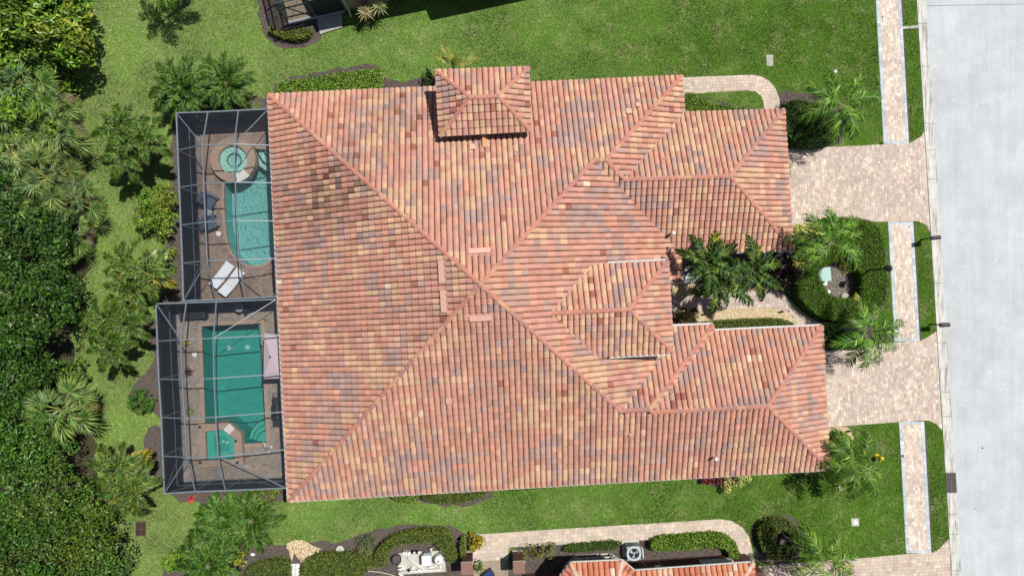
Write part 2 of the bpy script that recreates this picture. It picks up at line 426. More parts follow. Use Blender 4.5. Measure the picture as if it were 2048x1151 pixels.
G_PURP = [(.016, .012, .012), (.03, .018, .018), (.05, .02, .02), (.02, .03, .012)]
G_FAN = [(.026, .072, .012), (.075, .155, .028), (.165, .265, .06), (.34, .42, .14)]
G_BLUEFAN = [(.022, .066, .022), (.062, .140, .046), (.135, .235, .085), (.29, .39, .18)]
def pick(pal, n, wts=(.2, .35, .3, .15)):
    i = rng.choice(len(pal), n, p=wts); c = np.array(pal)[i]
    return c*(1+rng.normal(0, .16, (n, 1))).clip(.5, 1.6)

# ------------------------------------------------------------------ foliage makers
def leaves(C, N, L, W, pal, wts=(.2, .35, .3, .15), spread=.55):
    """folded rhombic leaves (two triangles each) -> corners (n*2*3,3), colours"""
    n = len(C); C = np.asarray(C, float); N = np.asarray(N, float)+rng.normal(0, spread, (n, 3))
    N /= np.linalg.norm(N, axis=1, keepdims=True)+1e-9
    a = rng.normal(0, 1, (n, 3)); a[:, 2] -= .3; T = a-N*(a*N).sum(1, keepdims=True); T /= np.linalg.norm(T, axis=1, keepdims=True)+1e-9
    S = np.cross(N, T); s = rng.uniform(.7, 1.3, (n, 1)); L = L*s; W = W*s
    b = C-T*L*.5; t = C+T*L*.5-N*L*.12; l = C+S*W*.5+N*W*.18; r = C-S*W*.5+N*W*.18
    v = np.stack([b, t, l, b, r, t], 1).reshape(-1, 3)
    return v, np.repeat(pick(pal, n, wts), 2, 0)
def lobe_points(lobes, per_m2, clump=.45, tint=0.):
    """points, normals and tint on a bumpy union of ellipsoids; lobes: (x,y,z,rx,ry,rz)"""
    Cs, Ns, Ts = [], [], []
    for (x, y, z, rx, ry, rz) in lobes:
        area = 2*math.pi*((rx*ry+rx*rz+ry*rz)/3); k = max(5, int(area/(clump*clump*1.75)))
        d = rng.normal(0, 1, (k, 3)); d[:, 2] = np.abs(d[:, 2])*1.1-.2; d /= np.linalg.norm(d, axis=1, keepdims=True)
        rad = rng.uniform(.55, 1.12, (k, 1)); cc = np.array([x, y, z])+d*rad*np.array([rx, ry, rz*1.25])
        m = max(3, int(per_m2*clump*clump*3.0))
        q = rng.normal(0, 1, (k, m, 3)); q[..., 2] = q[..., 2]*.8+.25; q /= np.linalg.norm(q, axis=2, keepdims=True)
        rr = clump*rng.uniform(.5, 1.3, (k, 1, 1))*rng.uniform(.35, 1.0, (k, m, 1))**.5
        pts = cc[:, None, :]+q*rr*np.array([1, 1, .75]); nn = q+d[:, None, :]*.5+np.array([0, 0, .45])
        Cs.append(pts.reshape(-1, 3)); Ns.append(nn.reshape(-1, 3))
        Ts.append(np.repeat((1+rng.normal(0, tint, (1, 3))*[1, .7, .8]+rng.normal(0, tint*.8, (k, 1))).clip(.45, 1.7), m, 0))
    C = np.concatenate(Cs); N = np.concatenate(Ns); T = np.concatenate(Ts); k = C[:, 2] > .06
    return C[k], N[k], T[k]
def px_lobes(l):
    """(px, py, z, r_px, rz) -> world lobes"""
    out = []
    for px, py, z, r, rz in l:
        p = P(px, py, z); rr = np.linalg.norm(P(px+r, py, z)-p); out.append((*p, rr, rr, rz))
    return out
def leafy_tree(label, lobes, pal, name='broadleaf_tree', cat='tree', per=70, L=.2, W=.1, clump=.5, m='leaf', wts=(.2, .35, .3, .15), group=None):
    lb = px_lobes(lobes); c = np.mean([l[:3] for l in lb], 0); base = np.array([c[0], c[1], 0])
    t = thing(name, label, cat, base, group)
    lb = [(x, y, max(1.2, z+rng.uniform(-1.1, .7)), rx*rng.uniform(.78, 1.02), ry*rng.uniform(.78, 1.02), rz*1.35) for x, y, z, rx, ry, rz in lb]
    C, N, T = lobe_points(lb, per, clump, .13)
    v, col = leaves(C, N, L, W, pal, wts); col = col*np.repeat(T, 2, 0); obj_np('crown', v, 3, col, MAT[m], t)
    b = MB(); top = max(l[2] for l in lb)
    r = .09+.03*top
    b.tube([base, base+[.05, .03, top*.3], base+[.0, .08, top*.55]], [r*1.2, r, r*.8], 8)
    for l in lb:
        q = np.array(l[:3])
        for k in range(3):
            e = q+np.array([rng.normal(0, l[3]*.4), rng.normal(0, l[4]*.4), -l[5]*.15]); mid = (base+[0, 0, top*.5])*.5+e*.5+[0, 0, .1]
            b.tube([base+[0, .05, top*.45], mid, e], [r*.55, r*.35, .02], 5)
    b.build('trunk', MAT['bark'], t, True)
    return t
def bush(label, lobes, pal, name='shrub', cat='shrub', **k):
    k.setdefault('per', 130); k.setdefault('L', .12); k.setdefault('W', .06); k.setdefault('clump', .26)
    lb = px_lobes(lobes); c = np.mean([l[:3] for l in lb], 0); base = np.array([c[0], c[1], 0])
    t = thing(name, label, cat, base, k.pop('group', None)); m = k.pop('m', 'leaf'); wts = k.pop('wts', (.2, .35, .3, .15))
    C, N, T = lobe_points(lb, k['per'], k['clump'], .12)
    v, col = leaves(C, N, k['L'], k['W'], pal, wts); col = col*np.repeat(T, 2, 0); obj_np('foliage', v, 3, col, MAT[m], t)
    b = MB()
    for l in lb:
        for j in range(5):
            e = np.array(l[:3])+np.array([rng.normal(0, l[3]*.45), rng.normal(0, l[4]*.45), l[5]*.3])
            b.tube([np.array([l[0], l[1], 0])*.8+base*.2, e], [.03, .008], 4)
    b.build('stems', MAT['bark'], t)
    return t
def hedge(label, outer, z, pal, inner=None, dens=420, L=.09, W=.05, m='leaf', name='hedge', cat='hedge', wts=(.2, .35, .3, .15), smooth=2, bumpy=.05, group=None, dome=.0):
    """clipped hedge over the outline given in pixels at its top"""
    o = ccw(smooth_poly([p[:2] for p in PP(outer, z)], smooth) if smooth else [p[:2] for p in PP(outer, z)])
    ii = ccw(smooth_poly([p[:2] for p in PP(inner, z)], smooth)) if inner else None
    c = np.mean(o, 0); t = thing(name, label, cat, (c[0], c[1], 0), group)
    oa = np.array(o); lo, hi = oa.min(0)-.1, oa.max(0)+.1; n = int(np.prod(hi-lo)*dens)
    p = rng.uniform(lo, hi, (n, 2)); k = inpoly(p, o)
    if ii: k &= ~inpoly(p, ii)
    p = p[k]
    hump = .5+.5*np.sin(p[:, 0]*4.1+np.sin(p[:, 1]*3.3)*1.7)*np.cos(p[:, 1]*4.7+p[:, 0])
    zz = z-.02+bumpy*(hump*1.6-.8)+rng.normal(0, bumpy*.6, len(p))-rng.exponential(.04, len(p))
    C = [np.column_stack([p, zz])]; N = [np.column_stack([rng.normal(0, .4, (len(p), 2)), np.ones(len(p))])]
    for ring, sg in ((o, 1), (ii, -1)):
        if not ring: continue
        for a, b in edges_of(ring):
            Ln = np.linalg.norm(b-a); kn = int(Ln*z*dens*.55)
            if kn < 1: continue
            d = (b-a)/Ln; nr = np.array([d[1], -d[0]])*sg; u = rng.uniform(0, 1, (kn, 1)); h = rng.uniform(.05, z, kn)
            q = a+(b-a)*u+nr*(rng.normal(0, .035, (kn, 1))-.02*1)
            C.append(np.column_stack([q, h])); N.append(np.column_stack([np.repeat(nr[None], kn, 0), np.full(kn, .5)]))
    C = np.concatenate(C); N = np.concatenate(N)
    v, col = leaves(C, N, L, W, pal, wts, .5); obj_np('foliage', v, 3, col, MAT[m], t)
    b = MB()
    def inset(ring, d):
        q = []; nn = len(ring)
        for i in range(nn):
            e1 = ring[i]-ring[i-1]; e2 = ring[(i+1) % nn]-ring[i]
            e = e1/(np.linalg.norm(e1)+1e-9)+e2/(np.linalg.norm(e2)+1e-9); e /= np.linalg.norm(e)+1e-9
            q.append(ring[i]+np.array([-e[1], e[0]])*d)
        return q
    core = inset(o, .09); hole = [inset(ii, -.09)] if ii else []
    b.prism(core, 0, z-.13, None, hole); b.build('branch_mass', MAT['core'], t)
    return t
MAT['core'] = mat('hedge_twigs', (.035, .05, .014), 1., (.02, .028, .01), 18, spec=.1)

def tri_strip(faces, v, col): pass
def feather_mesh(name, L, n, ll, lw, a0, a1, droop, vee, pal, seed, tipcol=None, wts=(.2, .35, .3, .15), plume=.0):
    """pinnate frond growing along +x from the origin; a0/a1: pitch (deg) at base and tip"""
    r = np.random.default_rng(seed); K = 24; pts = [np.zeros(3)]; tang = []
    bend = r.normal(0, .12)
    for i in range(K):
        a = math.radians(a0+(a1-a0)*((i/K)**1.15)); yw = bend*(i/K)
        t = np.array([math.cos(a)*math.cos(yw), math.cos(a)*math.sin(yw), math.sin(a)]); tang.append(t); pts.append(pts[-1]+t*L/K)
    tang.append(tang[-1]); tv, tc = [], []
    pal = np.array(pal)
    for i in range(n):
        u = .14+.86*(i+.5)/n; f = u*K; k = int(min(f, K-1)); p = pts[k]+(pts[k+1]-pts[k])*(f-k); t = tang[k]
        sd = np.cross(np.array([0, 0, 1.]), t); sd /= np.linalg.norm(sd); up = np.cross(t, sd)
        prof = math.sin(math.pi*min(1, .12+.88*(1-abs(u-.42)/.62)) / 2)*(1-.45*max(0, u-.75)/.25)
        for s in (-1, 1):
            an = math.radians(62-34*u+r.normal(0, 6)); ln = ll*prof*r.uniform(.82, 1.12)
            v_ = vee+plume*r.normal(0, 1)
            d = t*math.cos(an)+sd*s*math.sin(an)+up*v_; d /= np.linalg.norm(d)
            wv = t-d*(t@d); wv /= np.linalg.norm(wv)+1e-9
            m = p+d*ln*.5-np.array([0, 0, droop*ln*.12]); e = p+d*ln*.92-np.array([0, 0, droop*ln*.55])
            w2 = lw*prof**.5*.5
            a, b_ = m+wv*w2, m-wv*w2; q = p+wv*w2*.4; q2 = p-wv*w2*.4
            c = pal[r.choice(len(pal), p=wts)]*r.uniform(.65, 1.35)
            tv += [q, a, b_, q, b_, q2, a, e, b_]
            ct = c if tipcol is None else c*.62+np.array(tipcol)*.38
            tc += [c, c, ct]
    for i in range(0, K, 3):
        w_ = .022*(1-.75*i/K)*L/1.8; j = min(i+3, K); w2 = .022*(1-.75*j/K)*L/1.8
        sd = np.cross(np.array([0, 0, 1.]), tang[i]); sd /= np.linalg.norm(sd); up = np.array([0, 0, .008])
        A, B, C_, D = pts[i]+sd*w_+up, pts[j]+sd*w2+up, pts[j]-sd*w2+up, pts[i]-sd*w_+up
        tv += [A, B, C_, A, C_, D]; tc += [(.16, .20, .06)]*2
    return mesh_np(name, np.array(tv), 3, np.array(tc), MAT['leaf'])
def fan_mesh(name, rad, pet, pal, seed, nseg=30, span=255, dead=False, tip=(.26, .32, .08)):
    """palmate frond: petiole along +x, blade of folded segments with drooping tips"""
    r = np.random.default_rng(seed); tv, tc = [], []; pal = np.array(pal)
    hub = np.array([pet, 0, pet*.06])
    w_ = .022
    tv += [np.array([0, w_, 0]), hub+[0, w_, 0], hub-[0, w_, 0], np.array([0, w_, 0]), hub-[0, w_, 0], np.array([0, -w_, 0])]; tc += [(.30, .32, .10)]*2
    for i in range(nseg):
        a = math.radians(-span/2+span*(i+.5)/nseg+r.normal(0, 1.5)); ln = rad*(.78+.22*math.cos(a))*r.uniform(.9, 1.08)
        d = np.array([math.cos(a), math.sin(a), .12-.10*abs(math.sin(a))]); s = np.array([-math.sin(a), math.cos(a), 0])
        w2 = ln*math.radians(span/nseg)*.29
        m = hub+d*ln*.58+[0, 0, .02*(-1)**i]; e = hub+d*ln-np.array([0, 0, ln*r.uniform(.1, .32)])
        c = pal[r.choice(4, p=(.15, .35, .35, .15))]*r.uniform(.85, 1.15)
        tv += [hub, m-s*w2, m+[0, 0, .035], hub, m+[0, 0, .035], m+s*w2, m-s*w2, e, m+[0, 0, .035], m+[0, 0, .035], e, m+s*w2]
        ct = c*.6+np.array(tip)*.4 if not dead else c
        tc += [c, c*1.06, ct, ct]
    return mesh_np(name, np.array(tv), 3, np.array(tc), MAT['leaf'])

# ------------------------------------------------------------------ ground, road, pavements
HOUSE_OUT = [(538, 190), (872, 175), (1363, 153), (1367, 225), (1567, 219), (1585, 499), (1362, 507), (1362, 650), (1643, 652), (1657, 935), (578, 1000)]
house_plan = ccw([p[:2] for p in PP(HOUSE_OUT, 3.0)])
CAGE_EAVE = 2.5
deck_a_poly = ccw([p[:2] for p in PP([(353, 226), (537, 218), (580, 205), (590, 600), (553, 597), (367, 605)], CAGE_EAVE)])
deck_b_poly = ccw([p[:2] for p in PP([(312, 606), (553, 598), (590, 598), (600, 970), (572, 976), (329, 987)], CAGE_EAVE)])
pool_a = ccw(smooth_poly([p[:2] for p in PP([(448, 352), (470, 300), (506, 296), (546, 300), (547, 400), (549, 515), (528, 530), (500, 532), (476, 519), (460, 498), (453, 470), (449, 420)], 0)], 2))
pool_b = ccw([p[:2] for p in PP([(404, 652), (522, 646), (533, 884), (413, 890)], 0)])

big = [(-700, -700), (700, -700), (700, 700), (-700, 700)]
mb = MB()
hull_holes = [deck_a_poly, deck_b_poly]
def shrink(poly, d):
    c = np.mean(poly, 0); return [np.array(p)+(c-np.array(p))/np.linalg.norm(c-np.array(p))*d for p in poly]
mb.prism(big, 0, 0, None, [shrink(deck_a_poly, .25), shrink(deck_b_poly, .25)])
tag(mb.build('ground', MAT['lawn']), kind='structure')

def sheet(name, polypx, z, m, rough=0., smooth=0, kind='structure', zp=0.):
    p = [q[:2] for q in PP(polypx, zp)]
    if smooth: p = smooth_poly(p, smooth)
    p = ccw(p)
    if rough: p = rough_edge(p, rough)
    o = MB().prism([tuple(q) for q in p], z, z).build(name, m); tag(o, kind=kind); return o, p

KL = lambda y: 1833+.0609*y            # kerb edges and pavement edges in the photo
KR = lambda y: 1852+.062*y
SL = lambda y: 1751+.0551*y
SR = lambda y: 1802+.0545*y
NO_GRASS = []
road_px = [(KR(-900), -900), (3200, -900), (3200, 2300), (KR(2300), 2300)]
sheet('road', road_px, .003, MAT['road']); NO_GRASS.append([p[:2] for p in PP(road_px)])

# kerb: one piece per cast length, shallow valley section
kerb = tag(bpy.data.objects.new('kerb', None), kind='structure'); link(kerb); ORG[kerb.name] = np.zeros(3)
joints = [-160, -60, 47, 133, 247, 300, 358, 473, 566, 685, 784, 832, 945, 984, 1027, 1067, 1140, 1240]
for y0, y1 in zip(joints[:-1], joints[1:]):
    a, b = P(KL(y0), y0), P(KR(y0), y0); c, d = P(KL(y1), y1), P(KR(y1), y1); g = (c-a)/np.linalg.norm(c-a)*.012
    if (y0, y1) == (945, 984):
        continue
    v = []
    for A, B in ((a+g, b+g), (c-g, d-g)):
        for f, z in ((0, .0), (0, .03), (.1, .035), (.55, .008), (.8, .014), (1, .02), (1, .0)): v.append(A+(B-A)*f+[0, 0, z])
    MB().add(v, [(i, i+1, i+8, i+7) for i in range(6)]+[(0, 1, 2, 3, 4, 5, 6)[::-1], (7, 8, 9, 10, 11, 12, 13)]).build('kerb_section', MAT['kerb'], kerb)
NO_GRASS.append([p[:2] for p in PP([(KL(-900)-2, -900), (KR(-900), -900), (KR(2300), 2300), (KL(2300)-2, 2300)])])
# transverse joint across the carriageway
a, b = P(1853, 12), P(2300, 4)
tag(MB().bar(a+[0, 0, .004], b+[0, 0, .004], .022, .006).build('road_joint', MAT['deck']), kind='structure')

def paver_field(name, poly, rot, z, lw, rw, pal, parent=None, wts=None, holes=(), base=True, bmat='bed_joint', gap=.008, amp=.004):
    """rows of rectangular pavers with open joints, clipped to the outline"""
    poly = ccw([np.array(p[:2], float) for p in poly]); hs = [ccw([np.array(p[:2], float) for p in h])[::-1] for h in holes]
    ed = edges_of(poly)+[e for h in hs for e in edges_of(h)]
    cr, sr = math.cos(rot), math.sin(rot); Rm = np.array([[cr, -sr], [sr, cr]])
    loc = np.array(poly)@Rm; lo, hi = loc.min(0), loc.max(0); mb = MB(); y = lo[1]-rw; row = 0; cand = []
    while y < hi[1]+rw:
        x = lo[0]-lw*rng.uniform(.5, 1.5)
        while x < hi[0]+lw:
            l = lw*rng.choice([.75, 1., 1., 1.3]); cand.append((x, y, l)); x += l
        y += rw; row += 1
    ctr = np.array([[x+l/2, y_+rw/2] for x, y_, l in cand])@Rm.T
    ins = inpoly(ctr, poly)
    for h in hs: ins &= ~inpoly(ctr, h)
    cols = pick(pal, len(cand), wts or [1/len(pal)]*len(pal)); cl = cols*.5+.5*np.mean(pal, 0)
    for (x, y_, l), k, c, cc in zip(cand, ins, ctr, cl):
        q = np.array([[x+gap/2, y_+gap/2], [x+l-gap/2, y_+gap/2], [x+l-gap/2, y_+rw-gap/2], [x+gap/2, y_+rw-gap/2]])@Rm.T
        q0, q1 = q.min(0), q.max(0)
        ne = near_edges(ed, q0, q1)
        if not ne and not k: continue
        pl = [p for p in q]
        for a, b in ne:
            pl = clip_half(pl, a, b)
            if len(pl) < 3: break
        if len(pl) < 3: continue
        n = len(pl); zz = z+rng.uniform(-amp, amp)
        mb.add([(p[0], p[1], zz) for p in pl]+[(p[0], p[1], z-.03) for p in pl], [tuple(range(n))]+[(i, n+i, n+(i+1) % n, (i+1) % n) for i in range(n)], tuple(cc))
    if parent is None:
        parent = MB().prism([tuple(p) for p in poly], z-.02, z-.012, None, [tuple(map(tuple, h)) for h in hs]).build(name, MAT[bmat]); tag(parent, kind='structure')
    o = mb.build('paver_bed', MAT['paver'], parent); tag(o, kind='stuff'); NO_GRASS.append(poly); return parent
PV_DRIVE = [(0.435, 0.322, 0.268), (0.507, 0.405, 0.332), (0.6, 0.523, 0.407), (0.393, 0.282, 0.248), (0.399, 0.374, 0.348), (0.663, 0.6, 0.486)]
PV_W = [.27, .26, .12, .17, .11, .07]
PV_GREY = [(.39, .43, .45), (.45, .49, .50), (.35, .39, .41), (.52, .54, .53)]
PV_TAN = [(.50, .40, .30), (.55, .45, .35), (.45, .37, .31), (.42, .38, .35)]
PV_DECK = [(.31, .24, .18), (.265, .225, .19), (.22, .215, .21), (.34, .28, .22)]
PV_DARK = [(.29, .20, .15), (.25, .18, .14), (.22, .175, .155), (.31, .235, .185)]
RT = math.radians(2.9)
def pxl(l): return [p[:2] for p in PP(l)]
DR1 = [(1540, 300), (1600, 297), (SL(289), 289), (SR(287), 287), (1832, 279), (1842, 272), (KL(266)-1, 263), (KL(458)-1, 463), (1850, 449), (1838, 443), (SR(442), 442), (SL(443), 443), (1745, 443), (1640, 452), (1545, 457)]
DR2 = [(1600, 706), (1700, 697), (SL(683), 684), (SR(681), 681), (1851, 676), (KL(662)-1, 662), (KL(858)-1, 860), (1872, 847), (1858, 841), (SR(839), 840), (SL(842), 843), (1703, 850), (1600, 856)]
DR3 = [(1505, 1132), (1600, 1124), (1700, 1117), (SL(1107), 1107), (SR(1104), 1104), (1876, 1098), (KL(1078)-1, 1076), (KL(1260)-1, 1260), (1500, 1260)]
for poly in (DR1, DR2): paver_field('driveway', pxl(poly), RT+math.pi/2, .022, .21, .165, PV_DRIVE, None, PV_W)
paver_field('driveway', pxl(DR3), RT, .022, .24, .21, PV_TAN+PV_DRIVE[:2], None, [.24, .24, .2, .12, .1, .1])
for y0, y1 in ((-120, 288), (443, 682), (842, 1105)):
    sw = bpy.data.objects.new('pavement', None); link(sw); tag(sw, kind='structure'); ORG[sw.name] = np.zeros(3)
    MB().prism(ccw(pxl([(SL(y0), y0), (SR(y0), y0), (SR(y1), y1), (SL(y1), y1)])), .0, .0105).build('paver_base', MAT['bed_joint'], sw)
    ya, yb = (y0 if y0 < 0 else y0+6), (y1 if y1 > 1200 else y1-6)
    bw = 7.5
    paver_field('', pxl([(SL(ya)+bw, ya), (SR(ya)-bw, ya), (SR(yb)-bw, yb), (SL(yb)+bw, yb)]), RT+math.pi/2, .022, .21, .15, [tuple(min(.8, x*1.12) for x in c) for c in PV_DRIVE], sw, [.2, .3, .22, .08, .1, .1])
    for l in ([(SL(y0), y0), (SL(y0)+bw, y0), (SL(y1)+bw, y1), (SL(y1), y1)], [(SR(y0)-bw, y0), (SR(y0), y0), (SR(y1), y1), (SR(y1)-bw, y1)]):
        paver_field('', pxl(l), RT+math.pi/2, .022, .2, .24, PV_GREY, sw)
    for k, yy in ((0, y0), (1, y1)):
        if -100 < yy < 1200:
            s = 6 if k == 0 else -6
            paver_field('', pxl([(SL(yy)+bw, yy), (SR(yy)-bw, yy), (SR(yy+s)-bw, yy+s), (SL(yy+s)+bw, yy+s)]), RT, .022, .2, .19, PV_GREY, sw)
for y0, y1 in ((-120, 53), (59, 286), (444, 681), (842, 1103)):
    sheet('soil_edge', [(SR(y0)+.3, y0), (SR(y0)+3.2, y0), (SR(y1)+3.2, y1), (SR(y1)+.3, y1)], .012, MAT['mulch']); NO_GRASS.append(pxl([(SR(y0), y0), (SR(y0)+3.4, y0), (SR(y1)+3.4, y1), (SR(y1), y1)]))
# thin concrete strip across the verge
tag(MB().prism(ccw(pxl([(SR(55), 53.5), (KL(53), 51), (KL(57), 56), (SR(57), 58.5)])), 0, .02).build('verge_strip', MAT['concrete']), kind='structure')
# garden paths
def arc_path(outer, inner):
    return pxl(outer+inner[::-1])
NP = paver_field('garden_path', arc_path([(1330, 157), (1420, 153), (1502, 150), (1522, 153), (1538, 162), (1551, 177), (1558, 195), (1563, 230)], [(1330, 192), (1420, 185), (1495, 181), (1512, 184), (1522, 193), (1527, 206), (1529, 230)]), RT, .022, .22, .19, PV_TAN+PV_DRIVE[:2], None, [.2, .2, .2, .14, .13, .13])
SP = paver_field('garden_path', arc_path([(946, 1068), (1100, 1058), (1300, 1046), (1438, 1037), (1462, 1040), (1484, 1053), (1499, 1075), (1507, 1110), (1512, 1140)], [(1018, 1093), (1100, 1089), (1300, 1078), (1440, 1069), (1462, 1076), (1474, 1090), (1482, 1112), (1484, 1140)]), RT, .022, .26, .23, PV_TAN, None, [.3, .3, .2, .2])
paver_field('garden_path', pxl([(948, 1068), (1020, 1063.5), (1016, 1118), (947, 1121)]), RT, .0225, .26, .23, PV_TAN, None, [.3, .3, .2, .2])
EP = paver_field('entry_path', pxl(list(smooth_poly([(1320, 592), (1440, 588), (1507, 582), (1558, 580), (1580, 600), (1598, 618), (1628, 640), (1660, 650), (1660, 690), (1625, 690), (1600, 655), (1585, 630), (1565, 616), (1510, 614), (1440, 620), (1320, 622)], 1))), RT, .026, .24, .2, [(.46, .36, .30), (.52, .43, .36), (.40, .34, .31), (.36, .30, .28)])
tag(MB().prism(ccw(pxl([(946, 1121), (1017, 1118), (1016, 1170), (946, 1170)])), 0, .015).build('entry_slab', MAT['sand']), kind='structure')
NO_GRASS.append(pxl([(946, 1121), (1017, 1118), (1016, 1170), (946, 1170)]))

# planting beds: bark mulch or gravel sheets with loose pieces on top
def chips(poly, n, size, pal, mname, z, thick=.4, wts=None):
    oa = np.array([p[:2] for p in poly]); lo, hi = oa.min(0), oa.max(0); p = rng.uniform(lo, hi, (n*3, 2)); p = p[inpoly(p, poly)][:n]; k = len(p)
    v = []; cols = pick(pal, k, wts or [1/len(pal)]*len(pal))
    s = size*rng.uniform(.5, 1.3, (k, 1)); a = rng.uniform(0, 6.28, k); d = np.column_stack([np.cos(a), np.sin(a)]); e = np.column_stack([-d[:, 1], d[:, 0]])
    zz = np.full((k, 1), z)+rng.uniform(0, size*.3, (k, 1)); c3 = lambda q, h: np.hstack([q, zz+h*s])
    A, B, C, D = c3(p+d*s, .1), c3(p+e*s*thick, .35), c3(p-d*s, .1), c3(p-e*s*thick, .0); T = c3(p, .55)
    v = np.stack([A, B, T, B, C, T, C, D, T, D, A, T], 1).reshape(-1, 3)
    return v, np.repeat(cols, 4, 0)
CH_MULCH = [(.05, .035, .028), (.09, .065, .052), (.15, .115, .095), (.03, .022, .018)]
CH_GRAV = [(.60, .48, .30), (.66, .57, .42), (.50, .36, .19), (.70, .64, .54)]
CH_GREY = [(.30, .27, .25), (.20, .17, .155), (.40, .37, .35), (.12, .10, .09)]
def bed(name, polypx, m='mulch', z=.010, rough=.07, smooth=1, dens=26, size=.05, pal=CH_MULCH, thick=.4):
    o, p = sheet(name, polypx, z, MAT[m], rough, smooth); NO_GRASS.append(p)
    ar = .5*abs(sum(p[i][0]*p[(i+1) % len(p)][1]-p[(i+1) % len(p)][0]*p[i][1] for i in range(len(p))))
    v, c = chips(p, int(min(9000, ar*dens*3)), size, pal, m, z, thick)
    k = obj_np('pebbles' if m == 'gravel' else 'bark_chips', v, 3, c, MAT['stone' if m == 'gravel' else 'chips'], o); tag(k, kind='stuff'); return o
bed('mulch_bed', [(500, 190), (548, 196), (548, 226), (430, 230), (395, 240), (400, 420), (410, 600), (360, 605), (352, 700), (360, 985), (450, 975), (580, 970), (588, 1003), (545, 1000), (470, 1000), (395, 1012), (355, 1000), (322, 970), (296, 930), (288, 890), (296, 862), (318, 852), (316, 836), (285, 826), (266, 808), (260, 782), (272, 758), (300, 745), (308, 710), (306, 660), (316, 620), (334, 570), (342, 520), (334, 470), (338, 400), (344, 330), (338, 260), (356, 214), (430, 196)], rough=.14)
bed('mulch_bed', [(545, 200), (552, 158), (700, 132), (762, 130), (775, 164), (850, 158), (900, 150), (900, 200), (700, 230)])
bed('mulch_bed', [(508, -30), (516, 20), (524, 60), (542, 90), (575, 99), (612, 96), (638, 80), (645, 60), (655, -30)])
bed('mulch_bed', [(316, 1170), (330, 1135), (352, 1104), (392, 1082), (430, 1070), (490, 1085), (575, 1090), (640, 1082), (690, 1082), (730, 1066), (772, 1052), (840, 1044), (892, 1047), (930, 1068), (948, 1090), (948, 1200), (330, 1200)])
bed('gravel_bed', [(578, 1112), (572, 1090), (590, 1080), (622, 1082), (645, 1090), (632, 1108), (605, 1118), (592, 1125)], 'gravel', .018, .16, 1, 60, .045, CH_GRAV, .7)
bed('mulch_bed', [(1014, 1096), (1100, 1090), (1300, 1079), (1440, 1071), (1464, 1078), (1476, 1092), (1482, 1130), (1400, 1165), (1000, 1200)])
bed('mulch_bed', [(1562, 178), (1590, 186), (1640, 190), (1690, 210), (1690, 270), (1670, 296), (1570, 300), (1540, 260), (1556, 215)])
bed('mulch_bed', [(1350, 190), (1400, 185), (1420, 205), (1527, 218), (1540, 240), (1350, 250)])
bed('mulch_bed', [(1600, 452), (1700, 442), (1765, 470), (1780, 560), (1765, 630), (1700, 655), (1640, 645), (1590, 600), (1560, 575), (1530, 570), (1340, 570), (1340, 500), (1590, 505)], 'grey_mulch', .010, .07, 1, 30, .06, [(.28, .245, .22), (.18, .15, .13), (.36, .32, .29), (.10, .08, .07)])
bed('mulch_bed', [(1636, 648), (1700, 640), (1780, 660), (1790, 683), (1700, 698), (1640, 704)])
bed('gravel_bed', [(1310, 572), (1400, 566), (1500, 560), (1560, 568), (1570, 582), (1440, 592), (1310, 596)], 'gravel', .016, .03, 1, 60, .045, CH_GRAV, .7)
bed('gravel_bed', [(1310, 618), (1510, 612), (1566, 615), (1586, 632), (1602, 658), (1590, 672), (1310, 672)], 'gravel', .014, .03, 1, 60, .045, CH_GRAV, .7)
bed('gravel_bed', [(1640, 856), (1690, 850), (1704, 862), (1706, 880), (1690, 900), (1640, 900)], 'gravel', .014, .03, 1, 60, .045, CH_GRAV, .7)
bed('mulch_bed', [(1502, 1050), (1520, 1036), (1560, 1029), (1592, 1040), (1605, 1070), (1603, 1105), (1590, 1122), (1512, 1132), (1508, 1090)])
bed('mulch_bed', [(770, 985), (980, 975), (985, 1000), (905, 1013), (850, 1006), (835, 1000), (778, 1002)])
bed('mulch_bed', [(1380, 945), (1500, 938), (1490, 966), (1430, 972), (1395, 965)])
bed('leaf_litter', [(-60, 70), (40, 100), (120, 100), (150, 160), (150, 230), (172, 330), (186, 420), (180, 500), (165, 600), (140, 700), (160, 780), (195, 860), (185, 940), (215, 1010), (245, 1080), (240, 1180), (-60, 1180)], 'litter', .008, .16, 2, 3, .06, [(.05, .04, .03), (.10, .08, .06), (.16, .14, .11), (.03, .03, .02)])

# ------------------------------------------------------------------ roof tiles
TILE_PAL = [(.468, .232, .163), (.50, .305, .196), (.450, .231, .178), (.355, .228, .200), (.40, .242, .194), (.30, .112, .08), (.56, .43, .31)]
TILE_W = [.34, .21, .23, .10, .105, .012, .003]
ORANGE_PAL = [(.50, .20, .11), (.55, .33, .22), (.44, .15, .085), (.56, .38, .28), (.40, .14, .09), (.50, .26, .17), (.58, .42, .32)]
TW, TE = .315, .405                              # cover width and exposure of a tile
SX = np.array([.0, .07, .22, .45, .68, .85, .92, .945])*TW
SH = np.array([.005, .052, .084, .097, .084, .052, .006, -.02])
TTHICK = .075
def tile_profile():
    """tile in its own frame: u across, v up the slope, n out of the roof"""
    v0, v1 = -.02, TE+.06; vs_ = []; k = len(SX)
    for v_, dz in ((v0, TTHICK), (v1, .0)):
        for s, h in zip(SX, SH): vs_.append((s, v_, h+dz))
    for s, h in zip(SX, SH): vs_.append((s, v0, h-.004))
    f = [(i, i+1, k+i+1, k+i) for i in range(k-1)]+[(2*k+i, 2*k+i+1, i+1, i) for i in range(k-1)]
    return np.array(vs_), f
TV, TF = tile_profile()
tile_me = bpy.data.meshes.new('roof_tile'); tile_me.from_pydata(TV.tolist(), [], TF); tile_me.materials.append(MAT['tile_piece'])
